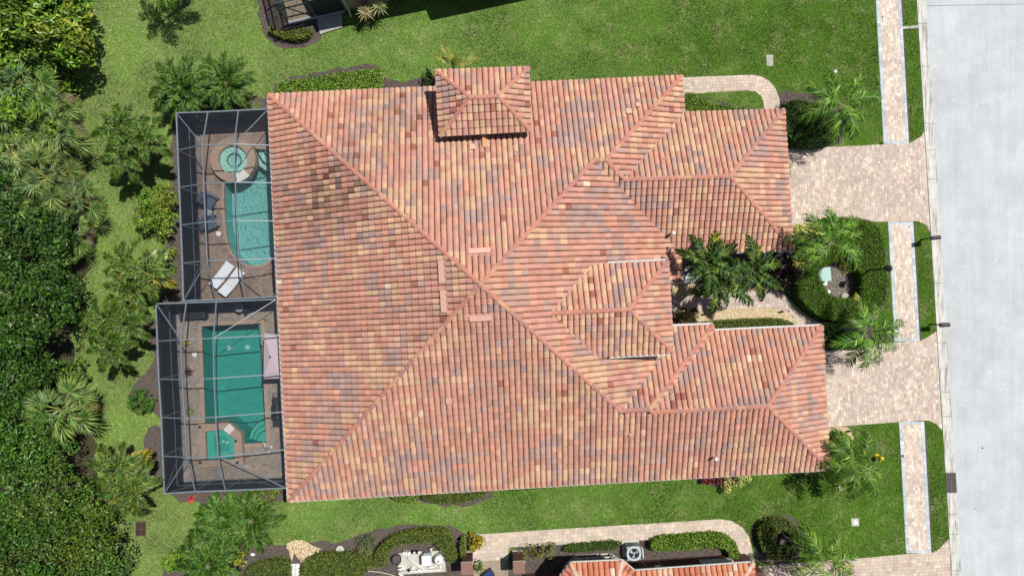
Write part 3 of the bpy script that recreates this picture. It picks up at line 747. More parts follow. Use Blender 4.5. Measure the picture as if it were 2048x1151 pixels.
class Roof:
    def __init__(s, parent, pal, wts): s.parent = parent; s.pal = pal; s.w = wts; s.stains = []; s.single = []; s.rest = MB(); s.deck = MB()
    def face(s, pts, edge, reds=1.):
        """pts: world corners of one slope; edge: (A,B) level eave direction"""
        pts = [np.array(p, float) for p in pts]
        eu = np.array(edge[1], float)-np.array(edge[0], float); eu[2] = 0; eu /= np.linalg.norm(eu)
        nrm = np.zeros(3)
        for i in range(len(pts)): nrm += np.cross(pts[i], pts[(i+1) % len(pts)])
        nrm /= np.linalg.norm(nrm)
        if nrm[2] < 0: nrm = -nrm
        eu -= nrm*(eu@nrm); eu /= np.linalg.norm(eu); ev = np.cross(nrm, eu)
        if ev[2] < 0: eu = -eu; ev = -ev
        O = np.array(edge[0], float)
        uv = ccw([np.array([(p-O)@eu, (p-O)@ev]) for p in pts]); ed = edges_of(uv); a = np.array(uv); lo, hi = a.min(0), a.max(0)
        s.deck.add([p-nrm*.03 for p in pts], [tuple(range(len(pts)))])
        i0, i1 = int(math.floor(lo[0]/TW))-1, int(math.ceil(hi[0]/TW))+1; j0, j1 = int(math.floor(lo[1]/TE))-1, int(math.ceil(hi[1]/TE))+1
        ii, jj = np.meshgrid(np.arange(i0, i1), np.arange(j0, j1)); ii = ii.ravel(); jj = jj.ravel()
        cen = np.column_stack([(ii+.5)*TW, (jj+.5)*TE]); ins = inpoly(cen, uv)
        w_ = np.array(s.w, float); w_[5] *= reds; w_ /= w_.sum()
        wpos = O[:2]+cen[:, :1]*eu[:2]+cen[:, 1:]*ev[:2]
        d1, d2, d3 = patch(wpos*.55), patch(wpos[:, ::-1]*.5+7), patch(wpos*.8+31)
        wm = np.tile(w_, (len(ii), 1)); wm[:, 1] *= np.exp(1.0*d1); wm[:, 2] *= np.exp(.9*d2); wm[:, 3] *= np.exp(1.1*d3); wm[:, 4] *= np.exp(.9*d3); wm[:, 5] *= np.exp(1.2*d2)
        wm = np.cumsum(wm/wm.sum(1, keepdims=True), 1); ci = (rng.uniform(0, 1, (len(ii), 1)) > wm).sum(1).clip(0, len(s.pal)-1)
        run = rng.uniform(0, 1, len(ii))
        for k in range(1, len(ii)):
            if run[k] < .36 and ci[k-1] < 5: ci[k] = ci[k-1]
            elif run[k] < .50 and k >= i1-i0 and ci[k-(i1-i0)] < 5: ci[k] = ci[k-(i1-i0)]
        jitter = rng.normal(0, 1, (len(ii), 4))
        for k in range(len(ii)):
            u0, v0 = ii[k]*TW, jj[k]*TE
            lo_, hi_ = np.array([u0, v0-.02]), np.array([u0+TW, v0+TE+.06])
            ne = near_edges(ed, lo_, hi_)
            if not ne and not ins[k]: continue
            col = tuple(np.clip(np.array(s.pal[ci[k]])*(1+.07*jitter[k, 0]), 0, .9))
            wp = O+eu*cen[k, 0]+ev*cen[k, 1]
            for sp, sr, sa in s.stains:
                q_ = math.exp(-((wp[0]-sp[0])**2+((wp[1]-sp[1])*1.5)**2)/sr**2)*sa
                if q_ > .02: col = tuple(np.array(col)*(1-min(.62, q_*abs(jitter[k, 3])*1.1)))
            du, dn = .004*jitter[k, 1], .003*abs(jitter[k, 2])
            T = TV+[u0+du, v0, dn]
            if not ne:
                s.single.append((O+eu*(u0+du)+ev*v0+nrm*dn, eu, ev, nrm, col, T)); continue
            for f in TF:
                pl = [T[i] for i in f]
                for e in ne:
                    pl = clip_half(pl, *e)
                    if len(pl) < 3: break
                if len(pl) >= 3: s.rest.add([O+eu*p[0]+ev*p[1]+nrm*p[2] for p in pl], [tuple(range(len(pl)))], col)
    def finish(s, limit, keyf):
        s.single.sort(key=keyf); og = ORG[s.parent.name]
        for n, (p, eu, ev, nrm, col, T) in enumerate(s.single):
            if n < limit:
                o = bpy.data.objects.new('roof_tile', tile_me); link(o, s.parent)
                m = np.eye(4); m[:3, 0], m[:3, 1], m[:3, 2], m[:3, 3] = eu, ev, nrm, p-og
                o.matrix_local = Matrix(m.tolist()); o.color = (*col, 1)
            else:
                o_ = p-eu*T[0, 0]-ev*(T[0, 1]+.02)-nrm*(T[0, 2]-TTHICK)
                s.rest.add([o_+eu*q[0]+ev*q[1]+nrm*q[2] for q in T], TF, col)
        o = s.rest.build('roof_tile_courses', MAT['tile'], s.parent); tag(o, kind='stuff')
        s.deck.build('roof_underlay', MAT['underlay'], s.parent)
RT_R, RT_L = .135, .42
def ridge_piece():
    b = MB(); n = 6; vv = []
    for x, r, z in ((-.012, RT_R*1.05, .010), (RT_L+.012, RT_R*1.0, .0)):
        for k in range(n+1):
            a = math.pi*k/n; vv.append((x, r*math.cos(a), z+r*.82*math.sin(a)-.02))
    f = [(k, k+1, n+2+k, n+1+k) for k in range(n)]+[tuple(range(2*n+2, 3*n+3))]; vv += vv[:n+1]
    me = bpy.data.meshes.new('ridge_tile'); me.from_pydata(vv, [], f); me.materials.append(MAT['tile_piece'])
    me.polygons.foreach_set('use_smooth', [True]*n+[False]); return me
ridge_me = ridge_piece()
RIDGE_PAL = [(.43, .185, .125), (.41, .175, .13), (.46, .25, .15), (.33, .165, .14), (.43, .195, .14), (.42, .17, .12), (.38, .175, .135)]
def ridge(parent, a, b, pal=RIDGE_PAL, lift=.055):
    """cap tiles laid from the low end a up to b"""
    a = np.array(a, float); b = np.array(b, float)
    if a[2] > b[2]: a, b = b, a
    og = ORG[parent.name]; L = np.linalg.norm(b-a); t = (b-a)/L; n = max(1, int(round(L/RT_L))); st = L/n
    y = np.cross([0, 0, 1.], t); y /= np.linalg.norm(y); z = np.cross(t, y); c = None
    for i in range(n):
        o = bpy.data.objects.new('ridge_tile', ridge_me); link(o, parent); p = a+t*st*i+z*lift-og
        m = np.eye(4); m[:3, 0], m[:3, 1], m[:3, 2], m[:3, 3] = t*st/RT_L, y, z, p
        o.matrix_local = Matrix(m.tolist())
        if c is None or rng.random() < .62: c = pal[rng.integers(len(pal))]
        o.color = (*jit(c, .05), 1)
def knuckle(parent, p, r=.17):
    b = MB(); p = np.array(p); b.lathe(p+[0, 0, -.06], [(r*1.1, 0), (r, .13), (r*.7, .20), (.02, .235)], 12)
    b.build('ridge_mortar', MAT['mortar'], parent, True)
MAT['mortar'] = mat('pink_mortar', (.40, .23, .19), .9, (.34, .19, .155), 6)
def gutter(parent, a, b, wd=.11, ht=.10, out=None):
    a = np.array(a, float); b = np.array(b, float); off = np.array(out, float)
    MB().bar(a+off, b+off, wd, ht).build('gutter', MAT['gutter'], parent)

# ------------------------------------------------------------------ the house
hc = np.append(np.mean(house_plan, 0), 0)
house = thing('house', 'large house under a multicoloured barrel tile hip roof in the middle', 'house', hc)
p_, ze, c_ = .445, 3.0, (960, 565)
W_ = plane((538, 190), (578, 1000), ze, p_, c_); N_ = plane((538, 190), (1363, 153), ze, p_, c_); S_ = plane((578, 1000), (1657, 937), ze, p_, c_)
apex = inter(W_, N_, S_); E1 = thru(-W_, apex); E0 = thru(-W_, P(1365, 185, ze))
GE = plane((1567, 220), (1585, 498), ze, p_, (1465, 352)); GN = plane((1367, 226), (1567, 220), ze, p_, (1465, 352)); GS = plane((1350, 507), (1585, 499), ze, p_, (1465, 352))
HE = plane((1643, 652), (1657, 935), ze, p_, (1540, 810)); HN = plane((1425, 662), (1643, 652), ze, p_, (1540, 810))
HN2 = thru(HN, V(1298, 818, S_)); HE2 = thru(HE, V(1298, 818, S_))
zp = 5.5
PE = plane((1335, 522), (1345, 703), zp, p_, (1258, 617)); PN = plane((1210, 528), (1335, 522), zp, p_, (1258, 617)); PS = plane((1222, 711), (1345, 704), zp, p_, (1258, 617))
zt = 5.25
TN, TE_, TS, TWp = [plane(a, b, zt, p_, (968, 200)) for a, b in (((872, 142), (1057, 136)), ((1057, 136), (1061, 262)), ((880, 272), (1061, 262)), ((872, 142), (880, 272)))]
z3 = flat(ze)
nw, sw_, ne, se = inter(W_, N_, z3), inter(W_, S_, z3), inter(N_, E0, z3), inter(S_, HE, z3)
q_ne1 = inter(N_, E1, GS); q_ne0 = inter(N_, E0, GS); q_e0g = inter(E0, GN, GS); q_g = inter(GE, GN, GS)
g_ne, g_se = inter(GE, GN, z3), inter(GE, GS, z3); e0_gn3 = inter(E0, GN, z3); e1_gs3 = inter(E1, GS, z3)
q_s1 = inter(S_, E1, HN2); q_s2 = inter(S_, HN2, HE2); q_s3 = inter(HE2, HN, S_); q_h = inter(HE, HN, S_); h_ne = inter(HE, HN, z3)
hh3 = inter(HN2, HE2, z3); he2_hn3 = inter(HE2, HN, z3)
pp0, ppk = inter(PN, PS, E1), inter(PE, PN, PS); zP = flat(zp); p_ne, p_se = inter(PE, PN, zP), inter(PE, PS, zP); pn_e1, ps_e1 = inter(PN, E1, zP), inter(PS, E1, zP)
zT = flat(zt); t1, t2 = inter(TN, TWp, TS), inter(TN, TE_, TS); t_nw, t_ne, t_se, t_sw = inter(TN, TWp, zT), inter(TN, TE_, zT), inter(TS, TE_, zT), inter(TS, TWp, zT)
roof = bpy.data.objects.new('roof', None); link(roof, house); ORG[roof.name] = hc
rf = Roof(roof, TILE_PAL, TILE_W)
rf.stains = [(P(x, y, 4.5), r*1.7, a*.26) for x, y, r, a in ((640, 385, 2.0, .8), (690, 345, 1.6, .7), (610, 420, 1.4, .6), (650, 470, 1.5, .4), (770, 235, 1.5, .4), (800, 225, 1.6, .35), (700, 620, 1.5, .3), (930, 650, 2.0, .3), (1230, 430, 1.5, .3), (1060, 230, 1.2, .35), (760, 920, 3, .25), (1120, 820, 3, .25), (1450, 870, 2.5, .3))]
rf.face([nw, sw_, apex], (nw, sw_))
rf.face([nw, apex, q_ne1, q_ne0, ne], (nw, ne), 1.3)
rf.face([sw_, se, q_h, q_s3, q_s2, q_s1, apex], (sw_, se), .6)
e1_a, e1_b, e1_c = inter(E1, z3, thru(np.array([0, 1e3, 0]), V(1364, 569, E1))), V(1322, 571, E1), V(1328, 700, E1)
val = q_s1+(inter(E1, HN2, z3)-q_s1)*.74
rf.face([apex, q_s1, val, e1_b, e1_a, e1_gs3, q_ne1], (q_s1, apex) and (e1_gs3, e1_gs3+np.array([E1[1], -E1[0], 0])), .8)
rf.face([ne, q_ne0, q_e0g, e0_gn3], (ne, e0_gn3))
rf.face([e0_gn3, q_e0g, q_g, g_ne], (e0_gn3, g_ne))
rf.face([g_ne, q_g, g_se], (g_ne, g_se))
rf.face([q_ne1, e1_gs3, g_se, q_g, q_e0g, q_ne0], (e1_gs3, g_se))
h2w = inter(HN2, z3, thru(np.array([1e3, 0, 0]), val))
rf.face([q_s1, q_s2, hh3, h2w, val], (h2w, hh3), 4)
rf.face([q_s2, q_s3, he2_hn3, hh3], (hh3, he2_hn3))
rf.face([q_s3, q_h, h_ne, he2_hn3], (he2_hn3, h_ne), 9)
rf.face([h_ne, q_h, se], (h_ne, se), 2)
rf.face([pp0, ppk, p_ne, pn_e1], (pn_e1, p_ne), 2)
rf.face([pp0, ps_e1, p_se, ppk], (ps_e1, p_se), 2)
rf.face([p_ne, ppk, p_se], (p_ne, p_se))
rf.face([t_nw, t1, t2, t_ne], (t_nw, t_ne)); rf.face([t_ne, t2, t_se], (t_ne, t_se)); rf.face([t_sw, t_se, t2, t1], (t_sw, t_se), 2); rf.face([t_nw, t_sw, t1], (t_nw, t_sw))
rf.finish(300, lambda s: float(np.linalg.norm(s[0]-C0)))
for a, b in ((nw, apex), (sw_, apex), (q_ne1, apex), (q_ne0, q_ne1), (ne, q_ne0), (q_e0g, q_ne0), (q_g, q_e0g), (g_ne, q_g), (g_se, q_g), (q_s1, apex), (q_s2, q_s1), (hh3, q_s2), (q_s3, q_s2), (q_h, q_s3), (h_ne, q_h), (se, q_h),
             (ppk, pp0), (p_ne, ppk), (p_se, ppk), (t2, t1), (t_nw, t1), (t_sw, t1), (t_ne, t2), (t_se, t2)):
    ridge(roof, a, b)
for p in (apex, q_ne1, q_ne0, q_g, q_s1, q_h, ppk, t1, t2): knuckle(roof, p)
# small saddle behind the raised block, with its ridge tile
k0 = V(968, 290, N_)
sd = MB(); r0, r1 = V(968, 268, N_)+[0, 0, .34], V(968, 296, N_)+[0, 0, .05]; l0, l1 = V(945, 274, N_)+[0, 0, .10], V(992, 272, N_)+[0, 0, .10]
sd.add([r0, r1, l0], [(0, 2, 1)]); sd.add([r0, r1, l1], [(0, 1, 2)]); sd.build('roof_saddle', MAT['terracotta'], roof)
ridge(roof, r1+[0, 0, .02], r0+[0, 0, .02], [(.50, .25, .13)])
# gutters
def un(a, b): 
    d = b-a; d = d/np.linalg.norm(d); return d
for a, b, wd, o in ((nw, sw_, .13, .06), (sw_, se, .12, .05), (ne, nw, .05, .01), (ne, e0_gn3, .05, .01), (g_ne, e0_gn3, .05, .01), (g_ne, g_se, .05, .0), (e1_gs3, g_se, .12, .05), (hh3, h2w, .15, .08), (h_ne, he2_hn3, .14, .07), (h_ne, se, .05, .0),
                    (p_ne, pn_e1+un(pn_e1, p_ne)*.9, .14, .07), (p_ne, p_se, .07, .02), (p_se, ps_e1+un(ps_e1, p_se)*.7, .14, .07), (t_nw, t_sw, .08, .03), (t_nw, t_ne, .05, .01), (t_ne, t_se, .06, .02), (t_sw, t_se, .05, .0)):
    d = un(a, b); n_ = np.array([-d[1], d[0], 0]); cen = hc if a[2] < 4 else (ppk if a[2] > 5.4 else (t1+t2)/2)
    mid = (a+b)/2
    side = mid+n_*.3
    # outward: away from the slope above
    best = None
    for pl in (W_, N_, S_, E1, E0, GE, GN, GS, HE, HN, HN2, HE2, PE, PN, PS, TN, TE_, TS, TWp):
        if abs(pl[0]*a[0]+pl[1]*a[1]+pl[2]-a[2]) < .01 and abs(pl[0]*b[0]+pl[1]*b[1]+pl[2]-b[2]) < .01: best = pl
    if best is not None and np.dot(n_[:2], best[:2]) > 0: n_ = -n_
    gutter(roof, a, b, wd, .11, n_*o+np.array([0, 0, -.035]))
# walls under the eaves
def wall_run(parent, pts, z0, z1, m, th=.2, closed=True):
    n = len(pts)
    for i in range(n if closed else n-1):
        a, b = np.array(pts[i][:2]), np.array(pts[(i+1) % n][:2]); d = (b-a)/np.linalg.norm(b-a); nr = np.array([-d[1], d[0]])*th
        MB().prism(ccw([tuple(a), tuple(b-d*.003), tuple(b-d*.003+nr), tuple(a+nr)]), z0, z1).build('wall', m, parent)
def inset_poly(poly, d):
    poly = ccw([np.array(p[:2], float) for p in poly]); n = len(poly); out = []
    for i in range(n):
        a, b, c = poly[i-1], poly[i], poly[(i+1) % n]; e1 = (b-a)/np.linalg.norm(b-a); e2 = (c-b)/np.linalg.norm(c-b)
        n1, n2 = np.array([-e1[1], e1[0]]), np.array([-e2[1], e2[0]])
        A = np.array([n1, n2]); out.append(np.linalg.solve(A, [n1@(b+n1*d), n2@(b+n2*d)]) if abs(np.linalg.det(A)) > .1 else b+n1*d)
    return out
body = [nw, ne, e0_gn3, g_ne, g_se, e1_gs3, e1_a, V(1345, 575, E1), h2w, hh3, h_ne, se, sw_]
foot = inset_poly([nw, ne, e0_gn3, g_ne, g_se, np.array([*e1_gs3[:2], 3]), np.array([*e1_a[:2], 3]), np.array([*e1_b[:2], 3]), h2w, h_ne, se, sw_], .5)
wall_run(house, foot, 0, 2.93, MAT['stucco'])
wall_run(house, inset_poly([t_nw, t_ne, t_se, t_sw], .35), 3.3, zt-.07, MAT['stucco'])
pw = inset_poly([p_ne, p_se, inter(PS, zP, E1), inter(PN, zP, E1)], .45)
wall_run(house, pw, 2.4, zp-.07, MAT['stucco'])
for q in (pw[0], pw[1]) if len(pw) > 1 else (): pass
for q in (p_ne, p_se):
    d = np.array([-.62, .0]) + np.array([0, -.62 if q is p_ne else .62]); MB().box((q[0]+d[0], q[1]+d[1], 0), .5, .5, 2.4, RT).build('pillar', MAT['stucco'], house)

MAT['garage'] = mat('garage_door_paint', (.60, .56, .50), .6, (.55, .51, .45), 3)
def garage_door(a, b, wd):
    a = np.array([a[0], a[1], 0]); b = np.array([b[0], b[1], 0]); u = (b-a)/np.linalg.norm(b-a); n_ = np.array([u[1], -u[0], 0]); n_ = n_ if n_[0] > 0 else -n_
    m = (a+b)/2-n_*.5
    d_ = MB().bar(m-u*(wd/2+.12)+n_*.012+[0, 0, 2.36], m+u*(wd/2+.12)+n_*.012+[0, 0, 2.36], .06, .14).build('garage_door', MAT['trim'], house)
    for i in range(4): MB().bar(m-u*wd/2+n_*.02+[0, 0, .30+.56*i], m+u*wd/2+n_*.02+[0, 0, .30+.56*i], .06, .54).build('door_panel', MAT['garage'], d_)
garage_door(g_ne, g_se, 4.9); garage_door(h_ne, se, 4.9)
# things fixed on the roof
def on_roof(px, py, pl, lift=0.): return V(px, py, pl)+np.array([0, 0, lift])
def slope_frame(pl):
    nr = np.array([-pl[0], -pl[1], 1]); nr /= np.linalg.norm(nr); up = np.array([pl[0], pl[1], 0]); up /= np.linalg.norm(up); up -= nr*(up@nr); up /= np.linalg.norm(up)
    return np.cross(up, nr), up, nr
def off_ridge_vent(label, px, py, pl):
    c = on_roof(px, py, pl); ax, up, nr = slope_frame(pl)
    t = thing('roof_vent', label, 'roof vent', c, 'long vents around the roof peak')
    b = MB(); b.add([c+ax*x*.57+up*y*.14+nr*z for x in (-1, 1) for y, z in ((-1.15, .10), (-1, .24), (.9, .22), (1, .10))], [(0, 1, 5, 4), (1, 2, 6, 5), (2, 3, 7, 6), (3, 2, 1, 0), (4, 5, 6, 7)]); b.build('hood', MAT['vent'], t)
    b = MB(); b.add([c+ax*x*.61+up*y*.20+nr*.085 for x, y in ((-1, -1.3), (1, -1.3), (1, 1), (-1, 1))], [(0, 1, 2, 3)]); b.build('flashing', MAT['vent'], t)
off_ridge_vent('long pinkish roof vent just above the roof peak', 959, 505, N_)
off_ridge_vent('long pinkish roof vent just below the roof peak', 961, 633, S_)
off_ridge_vent('upper of two upright pinkish roof vents left of the peak', 886, 544, W_)
off_ridge_vent('lower of two upright pinkish roof vents left of the peak', 890, 602, W_)
def box_vent(label, px, py, pl, s=.26):
    c = on_roof(px, py, pl); ax, up, nr = slope_frame(pl); t = thing('box_vent', label, 'roof vent', c, 'small box vents on the roof')
    b = MB(); b.bar(c+up*s*.6+nr*.19, c-up*s*.75+nr*.19, s*1.25, .05, None, nr); b.build('cap', MAT['vent'], t)
    b = MB(); b.bar(c+nr*.0, c+nr*.165, s, s, None, up); b.build('throat', MAT['vent'], t)
box_vent('small square roof vent beside the saddle below the raised block', 945, 298, N_)
box_vent('larger of two small roof vents near the upper right hip', 1257, 227, N_)
box_vent('smaller of two small roof vents near the upper right hip', 1275, 214, N_, .2)
box_vent('small square roof vent alone on the lower slope', 898, 797, S_)
def pipe(label, px, py, pl, h=.55, r=.075, m='white'):
    b = V(px, py, pl); top = P(px, py, b[2]+h); base = np.array([top[0], top[1], pl[0]*top[0]+pl[1]*top[1]+pl[2]])
    t = thing('vent_pipe', label, 'vent pipe', base, 'vent pipes on the roof')
    MB().lathe(base, [(r, -.1), (r, h), (r*.6, h+.02)], 12).build('pipe', MAT[m], t, False)
    MB().lathe(base, [(r*2, -.06), (r*1.9, .05), (r*1.1, .14)], 12).build('flashing', MAT['vent'], t)
pipe('white vent pipe on the garage slope beside the courtyard palm', 1348, 465, GS, .75, .09)
pipe('white vent pipe on the lower slope near the lower right corner', 1432, 917, S_, .7, .09)
pipe('short clay coloured vent pipe below the lower right ridge', 1260, 870, S_, .3, .06, 'vent')
pipe('thin vent stub on the upper slope below the raised block', 1030, 308, N_, .25, .05, 'vent')
pipe('thin vent stub on the upper garage slope', 1329, 317, GN, .22, .05, 'vent')

# ------------------------------------------------------------------ pool decks and pools
def basin(parent, poly, zb, zt_, m):
    b = MB(); b.prism([tuple(p) for p in poly], zb, zb, None)
    n = len(poly)
    for i in range(n):
        a, c = poly[i], poly[(i+1) % n]; b.add([(a[0], a[1], zb), (a[0], a[1], zt_), (c[0], c[1], zt_), (c[0], c[1], zb)], [(0, 1, 2, 3)])
    return b.build('basin', m, parent)
def circ(c, r, n=28): return [np.array([c[0]+r*math.cos(2*math.pi*k/n), c[1]+r*math.sin(2*math.pi*k/n)]) for k in range(n)]
def expand(poly, d): return inset_poly(poly, -d)
def deck(name, poly, holes, pal):
    o = MB().prism([tuple(p) for p in poly], -.1, .03, None, [[tuple(q) for q in h] for h in holes]).build(name, MAT['deck']); tag(o, kind='structure')
    return o
spa_c = P(466, 319, .4)[:2]; spa_r = 1.38
pa_hole = expand(pool_a, .16); pb_hole = expand(pool_b, .24)
DA = deck('pool_deck', deck_a_poly, [pa_hole], PV_DARK); paver_field('', deck_a_poly, RT, .05, .22, .2, PV_DARK, DA, None, [pa_hole])
DB = deck('pool_deck', deck_b_poly, [pb_hole], PV_DECK); paver_field('', deck_b_poly, RT, .05, .21, .19, PV_DECK, DB, [.3, .25, .25, .2], [pb_hole])
def coping(parent, inner, outer, z=.055):
    """ring of coping stones, one piece each"""
    n = len(inner)
    for i in range(n):
        a, b, c, d = inner[i], inner[(i+1) % n], outer[(i+1) % n], outer[i]; k = max(1, int(round(np.linalg.norm(b-a)/.4)))
        for j in range(k):
            e_ = .005/np.linalg.norm(b-a); f0, f1 = j/k+e_, (j+1)/k-e_
            q = [a+(b-a)*f0, a+(b-a)*f1, d+(c-d)*f1, d+(c-d)*f0]
            MB().prism(ccw([tuple(p) for p in q]), -.1, z+rng.uniform(-.003, .003)).build('coping_stone', MAT['coping'], parent)
pl_a = thing('swimming_pool', 'pale turquoise freeform swimming pool with a round spa', 'swimming pool', np.append(np.mean(pool_a, 0), 0))
basin(pl_a, pool_a, -1.25, .04, MAT['basin_a']); coping(pl_a, pool_a[::2], expand(pool_a, .16)[::2])
MB().prism([tuple(p) for p in pool_a], -.06, -.06).build('water', MAT['water_a'], pl_a)
# entry steps of the freeform pool
for k, r in enumerate((1.55, 1.15, .72)):
    c = P(549, 294, 0)[:2]; arc = [c]+[c+r*1.0*np.array([math.cos(a), math.sin(a)]) for a in np.linspace(math.radians(180), math.radians(290), 14)]
    MB().prism(ccw([tuple(p) for p in arc]), -1.25, -.60+.20*k).build('step', MAT['step'] if 'step' in MAT else MAT.setdefault('step', mat('step_plaster', (.68, .80, .72), .7, (.62, .74, .67), 4)), pl_a)
MAT['spa_bench'] = mat('spa_plaster', (.42, .64, .56), .7, (.37, .58, .51), 4); MAT['nosing'] = mat('dark_step_tile', (.03, .13, .11), .6, (.02, .10, .085), 10)
def nosing(parent, c, r, a0, a1, z): MB().tube([(c[0]+r*math.cos(a), c[1]+r*math.sin(a), z) for a in np.linspace(math.radians(a0), math.radians(a1), 20)], .035, 5).build('step_nosing', MAT['nosing'], parent)
for k, r in enumerate((1.55, 1.15, .72)): nosing(pl_a, P(549, 294, 0), r, 188, 285, -.60+.20*k)
# round raised spa
def ring_wall(parent, name, c, r0, r1, z0, z1, m, a0=0, a1=360, n=36):
    A = np.radians(np.linspace(a0, a1, n)); o = [(c[0]+r1*math.cos(a), c[1]+r1*math.sin(a)) for a in A]; i = [(c[0]+r0*math.cos(a), c[1]+r0*math.sin(a)) for a in A]
    b = MB()
    for k in range(n-1):
        b.prism(ccw([i[k], o[k], o[k+1], i[k+1]]), z0, z1)
    return b.build(name, m, parent)
spa = thing('spa', 'round raised spa beside the freeform pool', 'spa', (*spa_c, 0))
ring_wall(spa, 'rim', spa_c, .87, spa_r, -.2, .42, MAT['coping'], -42, 280)
ring_wall(spa, 'spillway', spa_c, .87, spa_r+.02, -.2, .385, MAT['pale_stone'], -79, -43, 8)
ring_wall(spa, 'bench', spa_c, .42, .87, .06, .20, MAT['spa_bench'])
MB().prism([tuple(p) for p in circ(spa_c, .43)], .06, .085).build('floor', MAT['basin_a'], spa); nosing(spa, spa_c, .43, 0, 360, .2)
MB().prism([tuple(p) for p in circ(spa_c, .87)], .34, .34).build('water', MAT['water_shallow'], spa)
# rectangular pool with square spa
pl_b = thing('swimming_pool', 'dark green rectangular swimming pool with a corner spa', 'swimming pool', np.append(np.mean(pool_b, 0), 0))
basin(pl_b, pool_b, -1.5, .04, MAT['basin_b']); coping(pl_b, pool_b, pb_hole)
MB().prism([tuple(p) for p in pool_b], -.07, -.07).build('water', MAT['water_b'], pl_b)
for k, r in enumerate((1.35, 1.02, .7)):
    c = P(533, 884, 0)[:2]; arc = [c]+[c+r*np.array([math.cos(a), math.sin(a)]) for a in np.linspace(math.radians(88), math.radians(178), 14)]
    MB().prism(ccw([tuple(p) for p in arc]), -1.5, -.85+.28*k).build('step', MAT.setdefault('step_b', mat('step_green', (.13, .45, .38), .7, (.105, .40, .34), 4)), pl_b)
for k, r in enumerate((1.35, 1.02, .7)): nosing(pl_b, P(533, 884, 0), r, 90, 176, -.85+.28*k)
MB().prism(ccw(pxl([(514, 646), (523, 646), (527, 690), (518, 690)])), -1.5, -.3).build('step', MAT['step_b'], pl_b)
for q in ((458, 695), (495, 694)):
    c = P(*q, -1.45); MB().lathe(c, [(.16, 0), (.16, .04), (.08, .06)], 14).build('drain_cover', MAT['pale_stone'], pl_b)
sb_out = [p[:2] for p in PP([(396, 848), (450, 841), (482, 866), (487, 928), (400, 935)], .45)]
sb_in = [p[:2] for p in PP([(410, 862), (446, 859), (468, 876), (470, 917), (413, 920)], .45)]
spb = thing('spa', 'angular raised spa in the corner of the green rectangular pool', 'spa', (*np.mean(sb_out, 0), 0))
MB().prism(ccw([tuple(p) for p in sb_out]), -.02, .45, None, [[tuple(p) for p in ccw(sb_in)[::-1]]]).build('rim', MAT['coping'], spb); MB().prism(ccw([tuple(np.mean(sb_out, 0)+(p-np.mean(sb_out, 0))*.99) for p in sb_out]), -1.45, -.021).build('footing', MAT['basin_b'], spb)
MB().prism(ccw([tuple(p) for p in sb_in]), .06, .08).build('floor', MAT['basin_b'], spb)
cs = np.mean(sb_in, 0)
MB().prism(ccw([tuple(cs+(p-cs)*1.0) for p in sb_in]), .08, .2, None, [[tuple(cs+(p-cs)*.52) for p in ccw(sb_in)[::-1]]]).build('bench', MAT['step_b'], spb)
MB().prism(ccw([tuple(p) for p in sb_in]), .36, .36).build('water', MAT['water_b'], spb)
sa, sb2 = P(453, 862, .45), P(464, 852, .45)
sc_ = (sa+sb2)/2; MB().box((*sc_[:2], .45), .52, .46, .02, math.radians(48)).build('spillway', MAT['pale_stone'], spb)
for q in ((400, 853), (472, 881), (401, 924), (475, 924)):
    MB().lathe(P(*q, .45), [(.09, 0), (.085, .05), (.03, .07)], 12).build('speaker_dome', MAT['black'], spb)
for q in ((447, 882), (438, 886), (455, 884)):
    c = P(*q, .085); MB().lathe(c, [(.09, 0), (.09, .03), (.03, .04)], 12).build('drain_cover', MAT['pale_stone'], spb)

